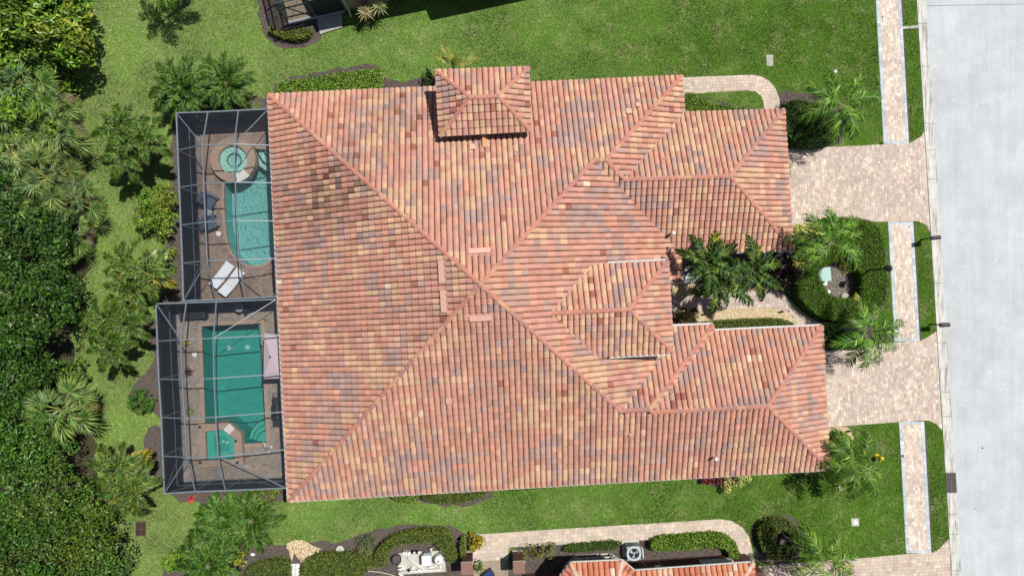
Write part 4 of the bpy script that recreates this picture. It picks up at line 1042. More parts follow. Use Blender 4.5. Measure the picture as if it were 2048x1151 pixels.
# ------------------------------------------------------------------ screen cages
def cage(label, rows, z_top=3.65, z_house=2.78):
    """rows: list of px rows, each eave-left .. house side; the first and last rows are eaves"""
    n = len(rows); W3 = []
    for i, r in enumerate(rows):
        e = i in (0, n-1)
        W3.append([P(*q, CAGE_EAVE if (e or j == 0) else (z_house if j == 3 else z_top)) for j, q in enumerate(r)])
    base = np.mean([p for r in W3 for p in r], 0); base[2] = .05
    t = thing('pool_cage', label, 'pool cage', base)
    def beam(a, b, wd=.055, ht=.09, nm='beam'): MB().bar(a, b, wd, ht).build(nm, MAT['frame'], t)
    for i in range(n):
        for j in range(3): beam(W3[i][j], W3[i][j+1], .055 if 0 < i < n-1 else .075)
    for j in range(4):
        for i in range(n-1): beam(W3[i][j]+[0, 0, .004], W3[i+1][j]+[0, 0, .004], .05 if j else .075)
    for a, b in ((W3[0][0], W3[1][1]), (W3[0][3], W3[1][2]), (W3[n-1][0], W3[n-2][1]), (W3[n-1][3], W3[n-2][2])): beam(a-[0, 0, .008], b-[0, 0, .008], .04, .06, 'brace')
    for i in range(n-1):
        for j in range(3):
            q = [W3[i][j], W3[i+1][j], W3[i+1][j+1], W3[i][j+1]]; q = [p-np.array([0, 0, .03]) for p in q]
            # split hip corners along their brace
            dg = (i == 0 and j == 2) or (i == n-2 and j == 0)
            f = [(0, 1, 3), (1, 2, 3)] if dg else [(0, 1, 2), (0, 2, 3)]
            MB().add(q, f).build('screen_panel', MAT['screen'], t)
    def wall(tops, braces=True):
        for k, a in enumerate(tops): beam(np.array([a[0], a[1], .05]), a, .07, .07, 'post')
        for k in range(len(tops)-1):
            a, b = tops[k], tops[k+1]; a0, b0 = np.array([a[0], a[1], .08]), np.array([b[0], b[1], .08])
            beam(a0, b0, .06, .06, 'rail'); am, bm = a0+[0, 0, .85], b0+[0, 0, .85]; beam(am, bm, .05, .05, 'rail')
            if braces and k in (0, len(tops)-2): beam(*((a0, b) if k else (a, b0)), .045, .045, 'brace')
            MB().add([a0, b0, b-np.array([0, 0, .05]), a-np.array([0, 0, .05])], [(0, 1, 2, 3)]).build('screen_panel', MAT['wall_screen'], t)
    wall([r[0] for r in W3]); wall(W3[0]); wall(W3[n-1])
    return t
cage('upper screened pool cage over the turquoise pool', [
    [(353, 226), (416, 224), (477, 221), (537, 218)], [(356, 301), (405, 290), (469, 288), (540, 291)], [(359, 375), (408, 367), (471, 364), (544, 366)],
    [(362, 450), (411, 444), (474, 441), (547, 442)], [(365, 526), (415, 521), (478, 519), (550, 517)], [(367, 601), (431, 599), (493, 596), (553, 593)]])
cage('lower screened pool cage over the green rectangular pool', [
    [(312, 606), (373, 604), (433, 602), (553, 596)] and [(312, 607), (373, 605), (433, 603), (553, 598)], [(315, 682), (362, 679), (427, 676), (557, 669)], [(318, 758), (365, 758), (428, 756), (561, 747)],
    [(323, 834), (370, 836), (432, 833), (564, 823)], [(326, 911), (374, 914), (437, 912), (569, 898)], [(329, 986), (391, 982), (451, 980), (572, 975)]])

# ------------------------------------------------------------------ things on the pool decks
def frame2(px0, px1, z):
    """origin, heading and length of the line between two pixels at height z"""
    a, b = P(*px0, z), P(*px1, z); d = b-a; return a, math.atan2(d[1], d[0]), np.linalg.norm(d[:2])
def lounger(label, head, foot, wd):
    a, h, L = frame2(head, foot, .35); t = thing('sun_lounger', label, 'sun lounger', (a[0], a[1], .05), 'white sun loungers'); t.rotation_euler.z = h
    u = L*.64
    b = MB(); b.add([(x, y, z) for x, z in ((L-u, .30), (L, .31)) for y in (-wd/2+.03, wd/2-.03)]+[(x, y, z-.03) for x, z in ((L-u, .30), (L, .31)) for y in (-wd/2+.03, wd/2-.03)], [(0, 2, 3, 1), (4, 5, 7, 6), (0, 1, 5, 4), (2, 6, 7, 3), (0, 4, 6, 2), (1, 3, 7, 5)]); b.build('seat', MAT['sling'], t, local=True)
    b = MB(); b.add([(x, y, z) for x, z in ((0, .52), (L-u-.015, .31)) for y in (-wd/2+.03, wd/2-.03)]+[(x, y, z-.03) for x, z in ((0, .52), (L-u-.015, .31)) for y in (-wd/2+.03, wd/2-.03)], [(0, 2, 3, 1), (4, 5, 7, 6), (0, 1, 5, 4), (2, 6, 7, 3), (0, 4, 6, 2), (1, 3, 7, 5)]); b.build('backrest', MAT['sling'], t, local=True)
    for s in (-1, 1):
        b = MB(); b.tube([(0, s*wd/2, .52), (L-u, s*wd/2, .30), (L, s*wd/2, .31)], .022, 6); b.build('frame_rail', MAT['white_metal'], t, local=True)
        for x in (L*.28, L*.93): b = MB(); b.tube([(x, s*wd/2, .30), (x+.03, s*wd/2, 0)], .02, 6); b.build('leg', MAT['white_metal'], t, local=True)
    return t
lounger('white sun lounger nearer the turquoise pool cage wall, left of the pair', (428, 572), (461, 527), .60)
lounger('white sun lounger nearer the house, right of the pair', (446, 588), (482, 540), .60)
def deck_chair(label, px, rot):
    c = P(*px, .4); t = thing('deck_chair', label, 'deck chair', (c[0], c[1], .05), 'blue grey deck chairs'); t.rotation_euler.z = rot
    for i in range(5): b = MB(); b.bar((-.22, -.24+i*.12, .36), (.30, -.24+i*.12, .40), .105, .025); b.build('seat_slat', MAT['blue_wood'], t, local=True)
    for i in range(5): b = MB(); b.bar((-.24, -.24+i*.12, .38), (-.58, (-.24+i*.12)*1.15, .95-.02*abs(i-2)), .105, .025); b.build('back_slat', MAT['blue_wood'], t, local=True)
    for s in (-1, 1):
        b = MB(); b.bar((-.40, s*.36, .60), (.36, s*.36, .60), .13, .025); b.build('armrest', MAT['blue_wood'], t, local=True)
        b = MB(); b.bar((.28, s*.32, .0), (.28, s*.32, .59), .06, .1); b.build('leg', MAT['blue_wood'], t, local=True)
        b = MB(); b.bar((-.45, s*.30, .0), (.0, s*.30, .36), .04, .1); b.build('leg', MAT['blue_wood'], t, local=True)
deck_chair('upper blue grey slatted deck chair beside the turquoise pool', (421, 402), math.radians(-24))
deck_chair('lower blue grey slatted deck chair beside the turquoise pool', (423, 444), math.radians(18))
c = P(416, 423, .45); t = thing('side_table', 'small round blue grey table between the two deck chairs', 'table', (c[0], c[1], .05))
MB().lathe((c[0], c[1], .46), [(.24, 0), (.25, .015), (.25, .03), (.23, .035)], 18).build('table_top', MAT['steel'], t)
for k in range(3): a = k*2.1; MB().tube([(c[0]+.2*math.cos(a), c[1]+.2*math.sin(a), .05), (c[0]+.12*math.cos(a), c[1]+.12*math.sin(a), .46)], .018, 5).build('leg', MAT['blue_wood'], t)
def lid(label, px, r=.15, z=.055, m='white'):
    c = P(*px, z); t = thing('skimmer_lid', label, 'lid', (c[0], c[1], z-.004), 'pool skimmer lids')
    MB().lathe((c[0], c[1], z-.004), [(r, 0), (r, .012), (r*.9, .016)], 20).build('cover', MAT[m], t); MB().lathe((c[0], c[1], z+.012), [(r*.3, 0), (r*.3, .006), (r*.2, .008)], 12).build('finger_plate', MAT['pale_stone'], t)
lid('round white skimmer lid beside the turquoise pool', (437, 467)); lid('round white skimmer lid beside the green rectangular pool', (389, 708))
lid('small white cap on the deck beside the round spa', (433, 295), .05); lid('small white cap on the paving below the square spa', (403, 930), .05)
# lower cage: sofa, round table and chair, canopy, grill, handrail, pot plants
a, h, L = frame2((361, 627), (412, 624), .4); t = thing('outdoor_sofa', 'long dark wicker sofa in the top corner of the lower cage', 'sofa', (*((a+P(412, 624, .4))/2)[:2], .05)); t.rotation_euler.z = h
MB().box((0, 0, .0), L, .8, .32).build('base', MAT['wicker'], t, local=True)
for i in range(3): MB().box((-L/3+i*L/3, -.06, .325), L/3-.02, .62, .12).build('seat_cushion', MAT['black_plastic'], t, local=True)
MB().box((0, .34, .33), L, .12, .38).build('backrest', MAT['wicker'], t, local=True)
for s in (-1, 1): MB().box((s*(L/2-.06), -.06, .33), .12, .66, .2).build('armrest', MAT['wicker'], t, local=True)
c = P(478, 614, .7); t = thing('bistro_table', 'round grey bistro table under the cage wall between the two pools', 'table', (c[0], c[1], .05))
MB().lathe((c[0], c[1], .68), [(.29, 0), (.3, .02), (.3, .03), (.28, .035)], 20).build('table_top', MAT['steel'], t); MB().tube([(c[0], c[1], .09), (c[0], c[1], .68)], .03, 8).build('pedestal', MAT['black'], t); MB().lathe((c[0], c[1], .05), [(.22, 0), (.2, .03), (.04, .05)], 14).build('foot', MAT['black'], t)
c = P(492, 618, .5); t = thing('bistro_chair', 'dark metal chair beside the round bistro table', 'chair', (c[0], c[1], .05))
MB().box((c[0], c[1], .43), .42, .42, .03, .4).build('seat', MAT['black'], t); MB().bar((c[0]+.2, c[1]+.1, .9), (c[0]+.12, c[1]-.2, .9), .03, .3).build('backrest', MAT['black'], t)
for i, j in ((-1, -1), (-1, 1), (1, -1), (1, 1)): MB().tube([(c[0]+i*.17, c[1]+j*.17, .05), (c[0]+i*.15, c[1]+j*.15, .43)], .015, 5).build('leg', MAT['black'], t)
q = [P(*p, 2.05) for p in ((528, 666), (559, 669), (562, 756), (527, 757))]; cc = np.mean(q, 0); t = thing('canopy', 'square mauve fabric canopy beside the house and the green pool', 'canopy', (cc[0], cc[1], .05))
pk = cc+[0, 0, .26]; MB().add(q+[pk]+[p-[0, 0, .14] for p in q], [(0, 4, 1), (1, 4, 2), (2, 4, 3), (3, 4, 0), (0, 1, 6, 5), (1, 2, 7, 6), (2, 3, 8, 7), (3, 0, 5, 8)]).build('fabric', MAT['mauve'], t)
for p in q: MB().bar(pk-[0, 0, .03], p-[0, 0, .02], .02, .02).build('rib', MAT['white_metal'], t)
MB().tube([(cc[0], cc[1], .05), (cc[0], cc[1], 2.36)], .028, 8).build('pole', MAT['white_metal'], t); MB().lathe((cc[0], cc[1], 2.33), [(.05, 0), (.05, .06), (.02, .09)], 10).build('finial', MAT['black'], t); MB().lathe((cc[0], cc[1], .05), [(.3, 0), (.3, .05), (.06, .09)], 18).build('base', MAT['black'], t)
c = P(553, 822, .9); t = thing('grill', 'black barbecue grill beside the house wall in the lower cage', 'grill', (c[0], c[1], .05)); h = RT+math.pi/2
t.rotation_euler.z = -math.pi/2+.05
MB().box((0, 0, .1), 1.15, .5, .68).build('cabinet', MAT['black_plastic'], t, local=True)
b = MB(); pr = [(-.25, .79), (-.25, .95), (-.16, 1.06), (.04, 1.10), (.2, 1.02), (.27, .88), (.27, .79)]; b.add([(x, y, z) for x in (-.42, .42) for y, z in pr], [(i, i+1, i+8, i+7) for i in range(6)]+[tuple(range(7)), tuple(range(7, 14))[::-1]]); b.build('hood', MAT['black'], t, local=True)
for s in (-1, 1): MB().box((s*.72, 0, .80), .3, .46, .03).build('side_shelf', MAT['black_plastic'], t, local=True)
MB().tube([(-.34, .30, .92), (-.34, .36, .92), (.34, .36, .92), (.34, .30, .92)], .016, 6).build('handle', MAT['steel'], t, local=True)
MB().tube([(-.86, -.16, .82), (-1.12, -.16, .84), (-1.12, .16, .84), (-.86, .16, .82)], .018, 6).build('push_handle', MAT['black'], t, local=True)
for i, j in ((-1, -1), (1, -1), (-1, 1), (1, 1)): MB().lathe((i*.5, j*.2, 0), [(.05, 0), (.05, .09), (.03, .1)], 10).build('caster', MAT['black'], t, local=True)
c = P(536, 890, .3); t = thing('pool_handrail', 'white curved handrail beside the steps of the green pool', 'handrail', (c[0], c[1], .05))
a1, b1, c1 = P(537, 902, .06), P(526, 883, .85), P(542, 893, .06)
MB().tube([a1, a1+(b1-a1)*.5+[0, 0, .12], b1, b1*.55+c1*.45+[0, 0, .2], c1+[0, 0, .35], c1], .042, 8).build('rail', MAT['white_metal'], t, True)
for p in (a1, c1): MB().lathe((p[0], p[1], .05), [(.09, 0), (.085, .02), (.04, .035)], 14).build('flange', MAT['white'], t)

# ------------------------------------------------------------------ palms
PAL_Q = [(.022, .078, .007), (.058, .160, .012), (.13, .27, .024), (.26, .38, .07)]
PAL_C = [(.010, .040, .006), (.024, .076, .008), (.055, .130, .012), (.18, .255, .035)]
PAL_D = [(.012, .050, .005), (.027, .085, .008), (.058, .138, .012), (.14, .225, .035)]
FR = {'queen': [feather_mesh('queen_frond', 2.35, 40, .68, .058, *a, 1.15, -.05, PAL_Q, 10+i, None, plume=.42) for i, a in enumerate(((48, -50), (30, -62), (15, -70), (60, -25)))],
      'christmas': [feather_mesh('arching_frond', 1.8, 54, .54, .082, *a, .75, .26, PAL_C, 20+i, (.20, .25, .05), plume=.34) for i, a in enumerate(((50, -45), (34, -62), (18, -72), (66, -15)))],
      'courtyard': [feather_mesh('plume_frond', 2.0, 58, .50, .074, *a, .85, .20, PAL_C, 30+i, None, plume=.5) for i, a in enumerate(((52, -48), (36, -66), (20, -78), (66, -20)))],
      'date': [feather_mesh('date_frond', 1.9, 62, .42, .050, *a, .5, .10, PAL_D, 40+i, None, plume=.36) for i, a in enumerate(((50, -32), (36, -45), (20, -52), (68, -5)))]}
FR['yellow'] = [feather_mesh('yellow_frond', 1.5, 34, .40, .036, 12, -30, .8, 0, [(.30, .26, .05), (.40, .32, .06), (.34, .24, .06), (.25, .24, .06)], 60, None)]
FAN = [fan_mesh('fan_frond', .78, .85, G_FAN, 70), fan_mesh('fan_frond', .70, .7, G_BLUEFAN, 71), fan_mesh('fan_frond', .82, .95, G_FAN, 72, 32, 265), fan_mesh('fan_frond', .72, .6, G_BLUEFAN, 73, 28, 240)]
DEADFAN = [fan_mesh('dead_fan_frond', .66, .7, [(.22, .16, .09), (.30, .24, .15), (.16, .11, .07), (.36, .31, .24)], 80, 22, 170, True), fan_mesh('dead_fan_frond', .7, .7, [(.40, .28, .06), (.34, .25, .07), (.26, .22, .06), (.3, .18, .06)], 81, 24, 200, True)]
TINT = {}
def put(me, name, parent, pos, az, el, sc=1., roll=0.):
    o = bpy.data.objects.new(name, me); link(o, parent)
    tn = TINT.setdefault(parent.name, .92+rng.normal(0, .07)*np.ones(3)+rng.normal(0, .04, 3)); o.color = (*[float(x) for x in tn*rng.uniform(.85, 1.15)], 1)
    o.matrix_local = Matrix.Translation(Vector((pos-ORG[parent.name]).tolist())) @ Matrix.Rotation(az, 4, 'Z') @ Matrix.Rotation(-el, 4, 'Y') @ Matrix.Rotation(roll, 4, 'X') @ Matrix.Scale(sc, 4)
    return o
def feather_palm(label, kind, crowns, nf=15, sc=1., base=None, name='palm_tree', trunk_r=.10, shaft=True, group=None, az0=None, azs=None):
    cw = [P(x, y, z) for x, y, z in crowns]; bs = [np.array([c[0], c[1], 0]) for c in cw]
    if base: bs[0] = P(*base, 0)
    t = thing(name, label, 'palm', np.mean(bs, 0), group); lib = FR[kind]
    for i, c in enumerate(cw):
        b0 = bs[i] if (base or len(cw) == 1) else bs[i]*.55+np.mean(bs, 0)*.45
        mid = b0*.5+c*.5+np.array([.04, .03, 0]); low = c-(c-b0)/np.linalg.norm(c-b0)*.75
        MB().tube([b0-[0, 0, .05], b0+(mid-b0)*.3, mid, low], [trunk_r*1.5, trunk_r*1.1, trunk_r, trunk_r*.95], 9).build('trunk', MAT['palm_trunk'], t, True)
        if shaft: MB().tube([low-(low-mid)*.05, low+(c-low)*.4, c], [trunk_r*1.05, trunk_r*1.1, trunk_r*.55], 9).build('crownshaft', MAT['crownshaft'], t, True)
        else: MB().tube([low-(low-mid)*.05, low+(c-low)*.5, c], [trunk_r*1.5, trunk_r*1.7, trunk_r*.8], 9).build('crownshaft', MAT['bark'], t, True)
        s0 = rng.uniform(0, 6.28) if az0 is None else az0
        for k in range(nf):
            az = s0+k*2.39996+rng.normal(0, .12) if azs is None else math.radians(azs[k % len(azs)])
            f = k/nf                                    # young upright fronds first
            m = lib[3] if f < .14 else lib[0] if f < .45 else lib[1] if f < .8 else lib[2]
            fo = put(m, 'frond', t, c+np.array([math.cos(az), math.sin(az), 0])*trunk_r*.5, az, math.radians(rng.uniform(-6, 10)), sc*rng.uniform(.88, 1.1)*(.8 if f < .14 else 1.), rng.normal(0, .25))
            if k == nf-1 and nf < 16 and rng.random() < .6: fo.color = (2.6, 1.35, 1.2, 1); fo['label'] = 'browning lower frond'
    return t
# street side: slender feather palms with dropping leaflets
feather_palm('tall feather palm over the dark shrubs by the upper driveway', 'queen', [(1680, 206, 4.2)], 11, 1.10, azs=[60,185,285,10,160,260,305,30,200,330,110], base=(1606, 236), shaft=True, trunk_r=.12)
feather_palm('tall feather palm leaning over the large ring hedge', 'queen', [(1664, 486, 5.0)], 11, 1.05, azs=[80,20,140,312,100,200,340,222,50,170,300], base=(1586, 492), trunk_r=.13)
sp = feather_palm('feather palm between the ring hedge and the lower driveway', 'queen', [(1730, 666, 3.6)], 10, 1.02, azs=[150,345,265,20,200,300,100,330,245,60], base=(1676, 657), trunk_r=.11)
yf = put(FR['yellow'][0], 'frond', sp, P(1721, 634, 3.2), math.radians(100), math.radians(0), 1.0); yf['label'] = 'yellowing frond'
feather_palm('feather palm at the lower right corner of the house', 'queen', [(1714, 928, 3.4)], 11, 1.08, azs=[80,200,300,150,260,335,120,225,180,285,60], base=(1658, 897), trunk_r=.11)
feather_palm('feather palm growing out of the small ring hedge at the bottom', 'queen', [(1648, 1122, 3.8)], 10, 1.05, azs=[60,175,330,20,250,120,200,290,150,350], base=(1560, 1069), trunk_r=.12)
# courtyard cluster
feather_palm('cluster of plumed palms in the courtyard between the two garage wings', 'courtyard', [(1442, 574, 4.3), (1412, 524, 5.2), (1504, 538, 4.2)], 9, 1.08, trunk_r=.08, group=None)
# along the back of the cages
feather_palm('triple headed palm left of the upper cage corner', 'christmas', [(246, 256, 2.8), (288, 284, 3.2), (250, 316, 2.9)], 10, .98, trunk_r=.07)
feather_palm('triple headed palm left of the white loungers', 'christmas', [(258, 528, 2.8), (296, 548, 3.2), (262, 580, 2.8)], 10, .95, trunk_r=.07)
feather_palm('triple headed palm left of the dark wicker sofa', 'christmas', [(212, 638, 2.8), (255, 652, 3.1), (228, 696, 2.8)], 10, .95, trunk_r=.07)
feather_palm('double headed palm left of the lower cage corner', 'christmas', [(236, 938, 2.9), (262, 978, 3.1)], 12, 1.08, trunk_r=.08)
feather_palm('palm cut off by the top edge above the back lawn', 'queen', [(326, -42, 3.2)], 14, .95, trunk_r=.12)
D_ = dict(trunk_r=.09, shaft=False)
feather_palm('left of two bushy date palms above the upper cage', 'date', [(364, 178, 1.9)], 28, 1.08, **D_)
feather_palm('right of two bushy date palms above the upper cage', 'date', [(454, 166, 1.9)], 28, 1.02, **D_)
feather_palm('bushy date palm just below the lower cage', 'date', [(450, 1034, 1.7)], 28, .96, **D_)
feather_palm('bushy date palm on the open lawn side below the lower cage', 'date', [(505, 1040, 1.8)], 26, 1.1, **D_)
feather_palm('bushy date palm between the lower cage palms and the bottom edge', 'date', [(440, 1072, 1.5)], 24, 1.05, **D_)
feather_palm('bushy date palm touching the bottom edge beside yellow crotons', 'date', [(420, 1128, 1.9)], 28, 1.2, **D_)
def fan_palm(label, px, z, nf=12, sc=1., dead=2, face=None, group=None):
    c = P(*px, z); base = np.array([c[0], c[1], 0]); t = thing('fan_palm', label, 'palm', base, group)
    MB().tube([base, base*.5+c*.5+[.03, 0, 0], c], [.16, .13, .10], 9).build('trunk', MAT['bark'], t, True)
    s0 = rng.uniform(0, 6.28)
    for k in range(nf):
        az = s0+k*2.39996+rng.normal(0, .15); f = k/nf; el = math.radians(62-78*f+rng.normal(0, 6))
        put(FAN[rng.integers(4)], 'frond', t, c, az, el, sc*rng.uniform(.85, 1.12)*(.75 if f < .2 else 1), rng.normal(0, .2))
    for k in range(dead): 
        az = rng.uniform(-.9, .9); put(DEADFAN[rng.integers(2)], 'dead_frond', t, c-[0, 0, .15], az, math.radians(rng.uniform(-50, -25)), sc*.95, rng.normal(0, .3))
FP = [((44, 168), 3.2, 'fan palm under the leafy tree in the upper left corner', 13, 1.1), ((20, 236), 3.0, 'fan palm cut off by the left edge, upper of two', 12, 1.05), ((92, 212), 2.8, 'fan palm beside the yellowish shrub at the upper left', 13, 1.05),
      ((112, 268), 2.6, 'fan palm with yellowing outer fronds facing the lawn', 14, 1.0), ((38, 308), 3.0, 'pale green fan palm amid the left fan palm thicket', 14, 1.1), ((98, 356), 2.9, 'fan palm above the evergreen tree, facing the lawn', 14, 1.1), ((24, 372), 2.8, 'fan palm cut off by the left edge, lower of two', 12, 1.05),
      ((146, 402), 2.5, 'fan palm at the lower end of the left thicket', 12, .9), ((142, 468), 1.9, 'small fan palm below the left thicket', 8, .8), ((128, 500), 1.6, 'smallest fan palm beside the dark evergreen tree', 7, .7), ((122, 818), 3.0, 'large pale fan palm standing alone in the lower left evergreens', 15, 1.15)]
for px, z, lb, nf, sc in FP: fan_palm(lb, px, z, nf+2, sc*1.28, 3)

# ------------------------------------------------------------------ broadleaf trees and shrubs
leafy_tree('bright leafy tree filling the upper left corner', [(48, 44, 4.2, 80, 1.9), (122, 60, 3.4, 58, 1.5), (20, 108, 3.4, 60, 1.4), (100, 108, 2.2, 50, 1.0), (90, 0, 3.6, 70, 1.6), (10, -10, 4.0, 70, 1.6), (140, 96, 2.4, 40, 1.0), (70, 84, 3.4, 56, 1.3), (140, 20, 2.8, 44, 1.2)], G_BRIGHT, per=75, L=.30, W=.14, clump=.75, m='leaf_gloss')
leafy_tree('yellowish leafy shrub rising among the upper fan palms', [(40, 226, 3.9, 44, .5), (72, 240, 3.8, 36, .45)], G_BRIGHT, per=85, L=.20, W=.10, clump=.35, cat='tree')
bush('yellow green shrub at the edge of the upper left lawn', [(138, 158, .9, 34, .6), (150, 130, .6, 28, .4), (128, 186, .9, 26, .6)], G_BRIGHT, per=100, L=.16, W=.08)
leafy_tree('dark evergreen tree on the left edge below the fan palms', [(44, 440, 3.6, 60, 1.3), (20, 392, 3.2, 46, 1.0), (88, 470, 3.2, 52, 1.2), (40, 520, 3.6, 64, 1.4), (-10, 470, 3.6, 60, 1.4)], G_DARK, per=85, L=.19, W=.10, clump=.62, m='leaf_gloss', wts=(.3, .4, .22, .08))
leafy_tree('dark evergreen tree bulging towards the lawn at mid left', [(86, 562, 3.8, 64, 1.4), (30, 590, 3.6, 66, 1.4), (104, 628, 3.4, 58, 1.3), (48, 662, 3.6, 62, 1.3), (128, 590, 2.8, 36, .9)], G_DARK, per=85, L=.19, W=.10, clump=.62, m='leaf_gloss', wts=(.3, .4, .22, .08))
leafy_tree('dark evergreen tree in the gap left of the round clipped bush', [(34, 738, 3.2, 56, 1.3), (84, 726, 2.6, 40, 1.0), (18, 796, 3.2, 56, 1.2), (58, 776, 2.8, 40, 1.0), (-10, 720, 3.2, 60, 1.2)], G_DARK, per=85, L=.18, W=.09, clump=.6, m='leaf_gloss', wts=(.3, .4, .22, .08))
bush('small dark glossy shrub at the lawn edge left of the triple palms', [(150, 748, 1.1, 30, .7), (128, 738, 1.0, 22, .6)], G_MID, L=.18, W=.10, per=110, m='leaf_gloss')
T_ = dict(per=85, L=.18, W=.09, clump=.60, m='leaf_gloss', wts=(.18, .38, .32, .12))
leafy_tree('evergreen tree wrapped around the large pale fan palm', [(40, 848, 3.6, 62, 1.3), (70, 900, 3.4, 60, 1.2), (20, 920, 3.6, 60, 1.3), (116, 912, 3.0, 44, 1.1), (92, 846, 2.6, 30, .9)], G_MID, **T_)
leafy_tree('evergreen tree with a rounded side facing the lower cage', [(112, 968, 3.4, 60, 1.3), (150, 1010, 3.2, 56, 1.2), (84, 1020, 3.6, 60, 1.3), (40, 984, 3.6, 60, 1.2)], G_MID, **T_)
leafy_tree('evergreen tree beside the rusty grate in the lower left corner', [(190, 1066, 3.0, 60, 1.2), (226, 1102, 2.6, 46, 1.0), (162, 1110, 3.2, 60, 1.2), (216, 1150, 2.8, 52, 1.1), (150, 1160, 3.2, 60, 1.2)], G_MID, **T_)
leafy_tree('evergreen tree filling the bottom left corner', [(30, 1056, 3.6, 64, 1.3), (90, 1086, 3.6, 60, 1.3), (40, 1124, 3.6, 66, 1.3), (100, 1146, 3.4, 60, 1.2), (-10, 1100, 3.4, 60, 1.2)], G_MID, **T_)
bush('loose bright green shrub with bare grey twigs beside the upper cage', [(310, 405, 1.3, 34, .8), (330, 440, 1.2, 30, .7), (296, 436, 1.1, 26, .7), (336, 398, 1.2, 26, .7)], G_BRIGHT, L=.14, W=.08, per=140)
bush('round clipped bush on mulch left of the lower cage', [(282, 800, .55, 25, .65)], G_MID, per=420, L=.09, W=.05, clump=.14)
bush('small bright bush with orange flowers by the bottom edge', [(352, 1116, .7, 20, .5), (344, 1126, .6, 16, .4), (366, 1108, .6, 14, .4)], G_BRIGHT, per=150, L=.13, W=.07)
bush('yellow croton bush tucked behind the bottom date palm', [(478, 1112, .7, 14, .5), (466, 1128, .8, 14, .5), (446, 1120, .7, 12, .5)], G_YEL, per=150, L=.17, W=.06)
bush('yellow croton bush at the end of the lower garden path', [(953, 1076, .7, 11, .5), (945, 1088, .5, 8, .35), (960, 1084, .6, 9, .4)], G_YEL, per=230, L=.14, W=.06)
bush('variegated yellow green shrub beside the lower eave', [(1476, 956, .6, 16, .45), (1456, 966, .5, 14, .4), (1492, 950, .5, 12, .4)], G_VAR, per=190, L=.13, W=.06)
bush('variegated pale shrub against the corner of the upper garage', [(1600, 466, .9, 15, .5), (1622, 464, .9, 16, .5), (1586, 462, .8, 13, .5)], G_VAR, per=190, L=.13, W=.07)
bush('variegated pale shrub beside the ring hedge and dark purple shrub', [(1606, 512, .9, 15, .5), (1598, 530, .9, 13, .5), (1614, 500, .9, 12, .45)], G_VAR, per=190, L=.13, W=.07)
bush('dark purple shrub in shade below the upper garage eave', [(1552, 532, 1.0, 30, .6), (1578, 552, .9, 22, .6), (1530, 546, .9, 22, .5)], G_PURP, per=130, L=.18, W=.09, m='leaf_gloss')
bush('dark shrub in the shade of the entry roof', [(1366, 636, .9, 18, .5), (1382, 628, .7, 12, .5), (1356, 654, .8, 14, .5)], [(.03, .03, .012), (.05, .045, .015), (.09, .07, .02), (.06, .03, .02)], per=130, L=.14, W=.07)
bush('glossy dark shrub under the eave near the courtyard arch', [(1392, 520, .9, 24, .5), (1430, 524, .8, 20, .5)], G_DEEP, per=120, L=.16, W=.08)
bush('small plant at the wall left of the raised roof block', [(852, 160, .5, 13, .35)], G_DEEP, per=160, L=.13, W=.06)
bush('low leafy plants along the upper cage corner', [(497, 216, .4, 14, .3), (516, 218, .4, 12, .3)], G_BRIGHT, per=150, L=.12, W=.06)
bush('low green plant beside the grey boulder', [(330, 520, .4, 12, .3), (346, 508, .35, 9, .3), (338, 536, .4, 9, .3)], G_BRIGHT, per=150, L=.12, W=.06)
bush('low ferny plants under the lower cage wall', [(530, 984, .4, 20, .25), (556, 980, .4, 16, .25), (505, 990, .4, 12, .25)], G_BRIGHT, per=150, L=.12, W=.05)
bush('spiky grey green plants at the end of the curved equipment hedge', [(732, 1082, .5, 14, .35), (742, 1092, .5, 12, .3), (722, 1092, .4, 10, .3)], [(.09, .13, .06), (.14, .19, .09), (.2, .25, .12), (.06, .09, .04)], per=110, L=.32, W=.035)
bush('sparse yellowing plants beside the narrow bottom hedge', [(1052, 1104, .45, 14, .3), (1078, 1100, .5, 14, .35), (1100, 1098, .5, 12, .35)], G_OLIVE, per=120, L=.13, W=.06)
def rosette(label, px, z, n, L, W, pal, name='bromeliad', cat='plant', group=None, el0=70):
    c = P(*px, z); base = np.array([c[0], c[1], 0]); t = thing(name, label, cat, base, group)
    if z > .2: MB().tube([base, c], [.05, .04], 6).build('stem', MAT['bark'], t)
    v = []; cl = []
    for k in range(n):
        az = k*2.39996; el = math.radians(el0-(el0+5)*k/n); d = np.array([math.cos(az)*math.cos(el), math.sin(az)*math.cos(el), math.sin(el)]); s = np.array([-math.sin(az), math.cos(az), 0]); l = L*rng.uniform(.8, 1.1)
        m, e = c+d*l*.55, c+d*l-[0, 0, l*.25]; w2 = W/2; cc = np.array(pal[rng.integers(len(pal))])*rng.uniform(.85, 1.2)
        v += [c-s*w2*.5, m-s*w2, m+[0, 0, .02], c-s*w2*.5, m+[0, 0, .02], c+s*w2*.5, c+s*w2*.5, m+[0, 0, .02], m+s*w2, m-s*w2, e, m+[0, 0, .02], m+[0, 0, .02], e, m+s*w2]; cl += [cc]*5
    obj_np('leaf_rosette', np.array(v), 3, np.array(cl), MAT['leaf_gloss'], t); return t
rosette('red bromeliad at the corner below the lower cage', (383, 996), .3, 22, .38, .08, [(.42, .05, .05), (.34, .03, .06), (.5, .14, .07)])
for i, q in enumerate(((1407, 961), (1423, 962), (1437, 960))):
    rosette(['leftmost of three dark red cordylines under the lower eave', 'middle of three dark red cordylines under the lower eave', 'rightmost of three dark red cordylines under the lower eave'][i], q, .35, 22, .28, .08, G_RED, 'cordyline', 'plant', 'dark red cordylines')
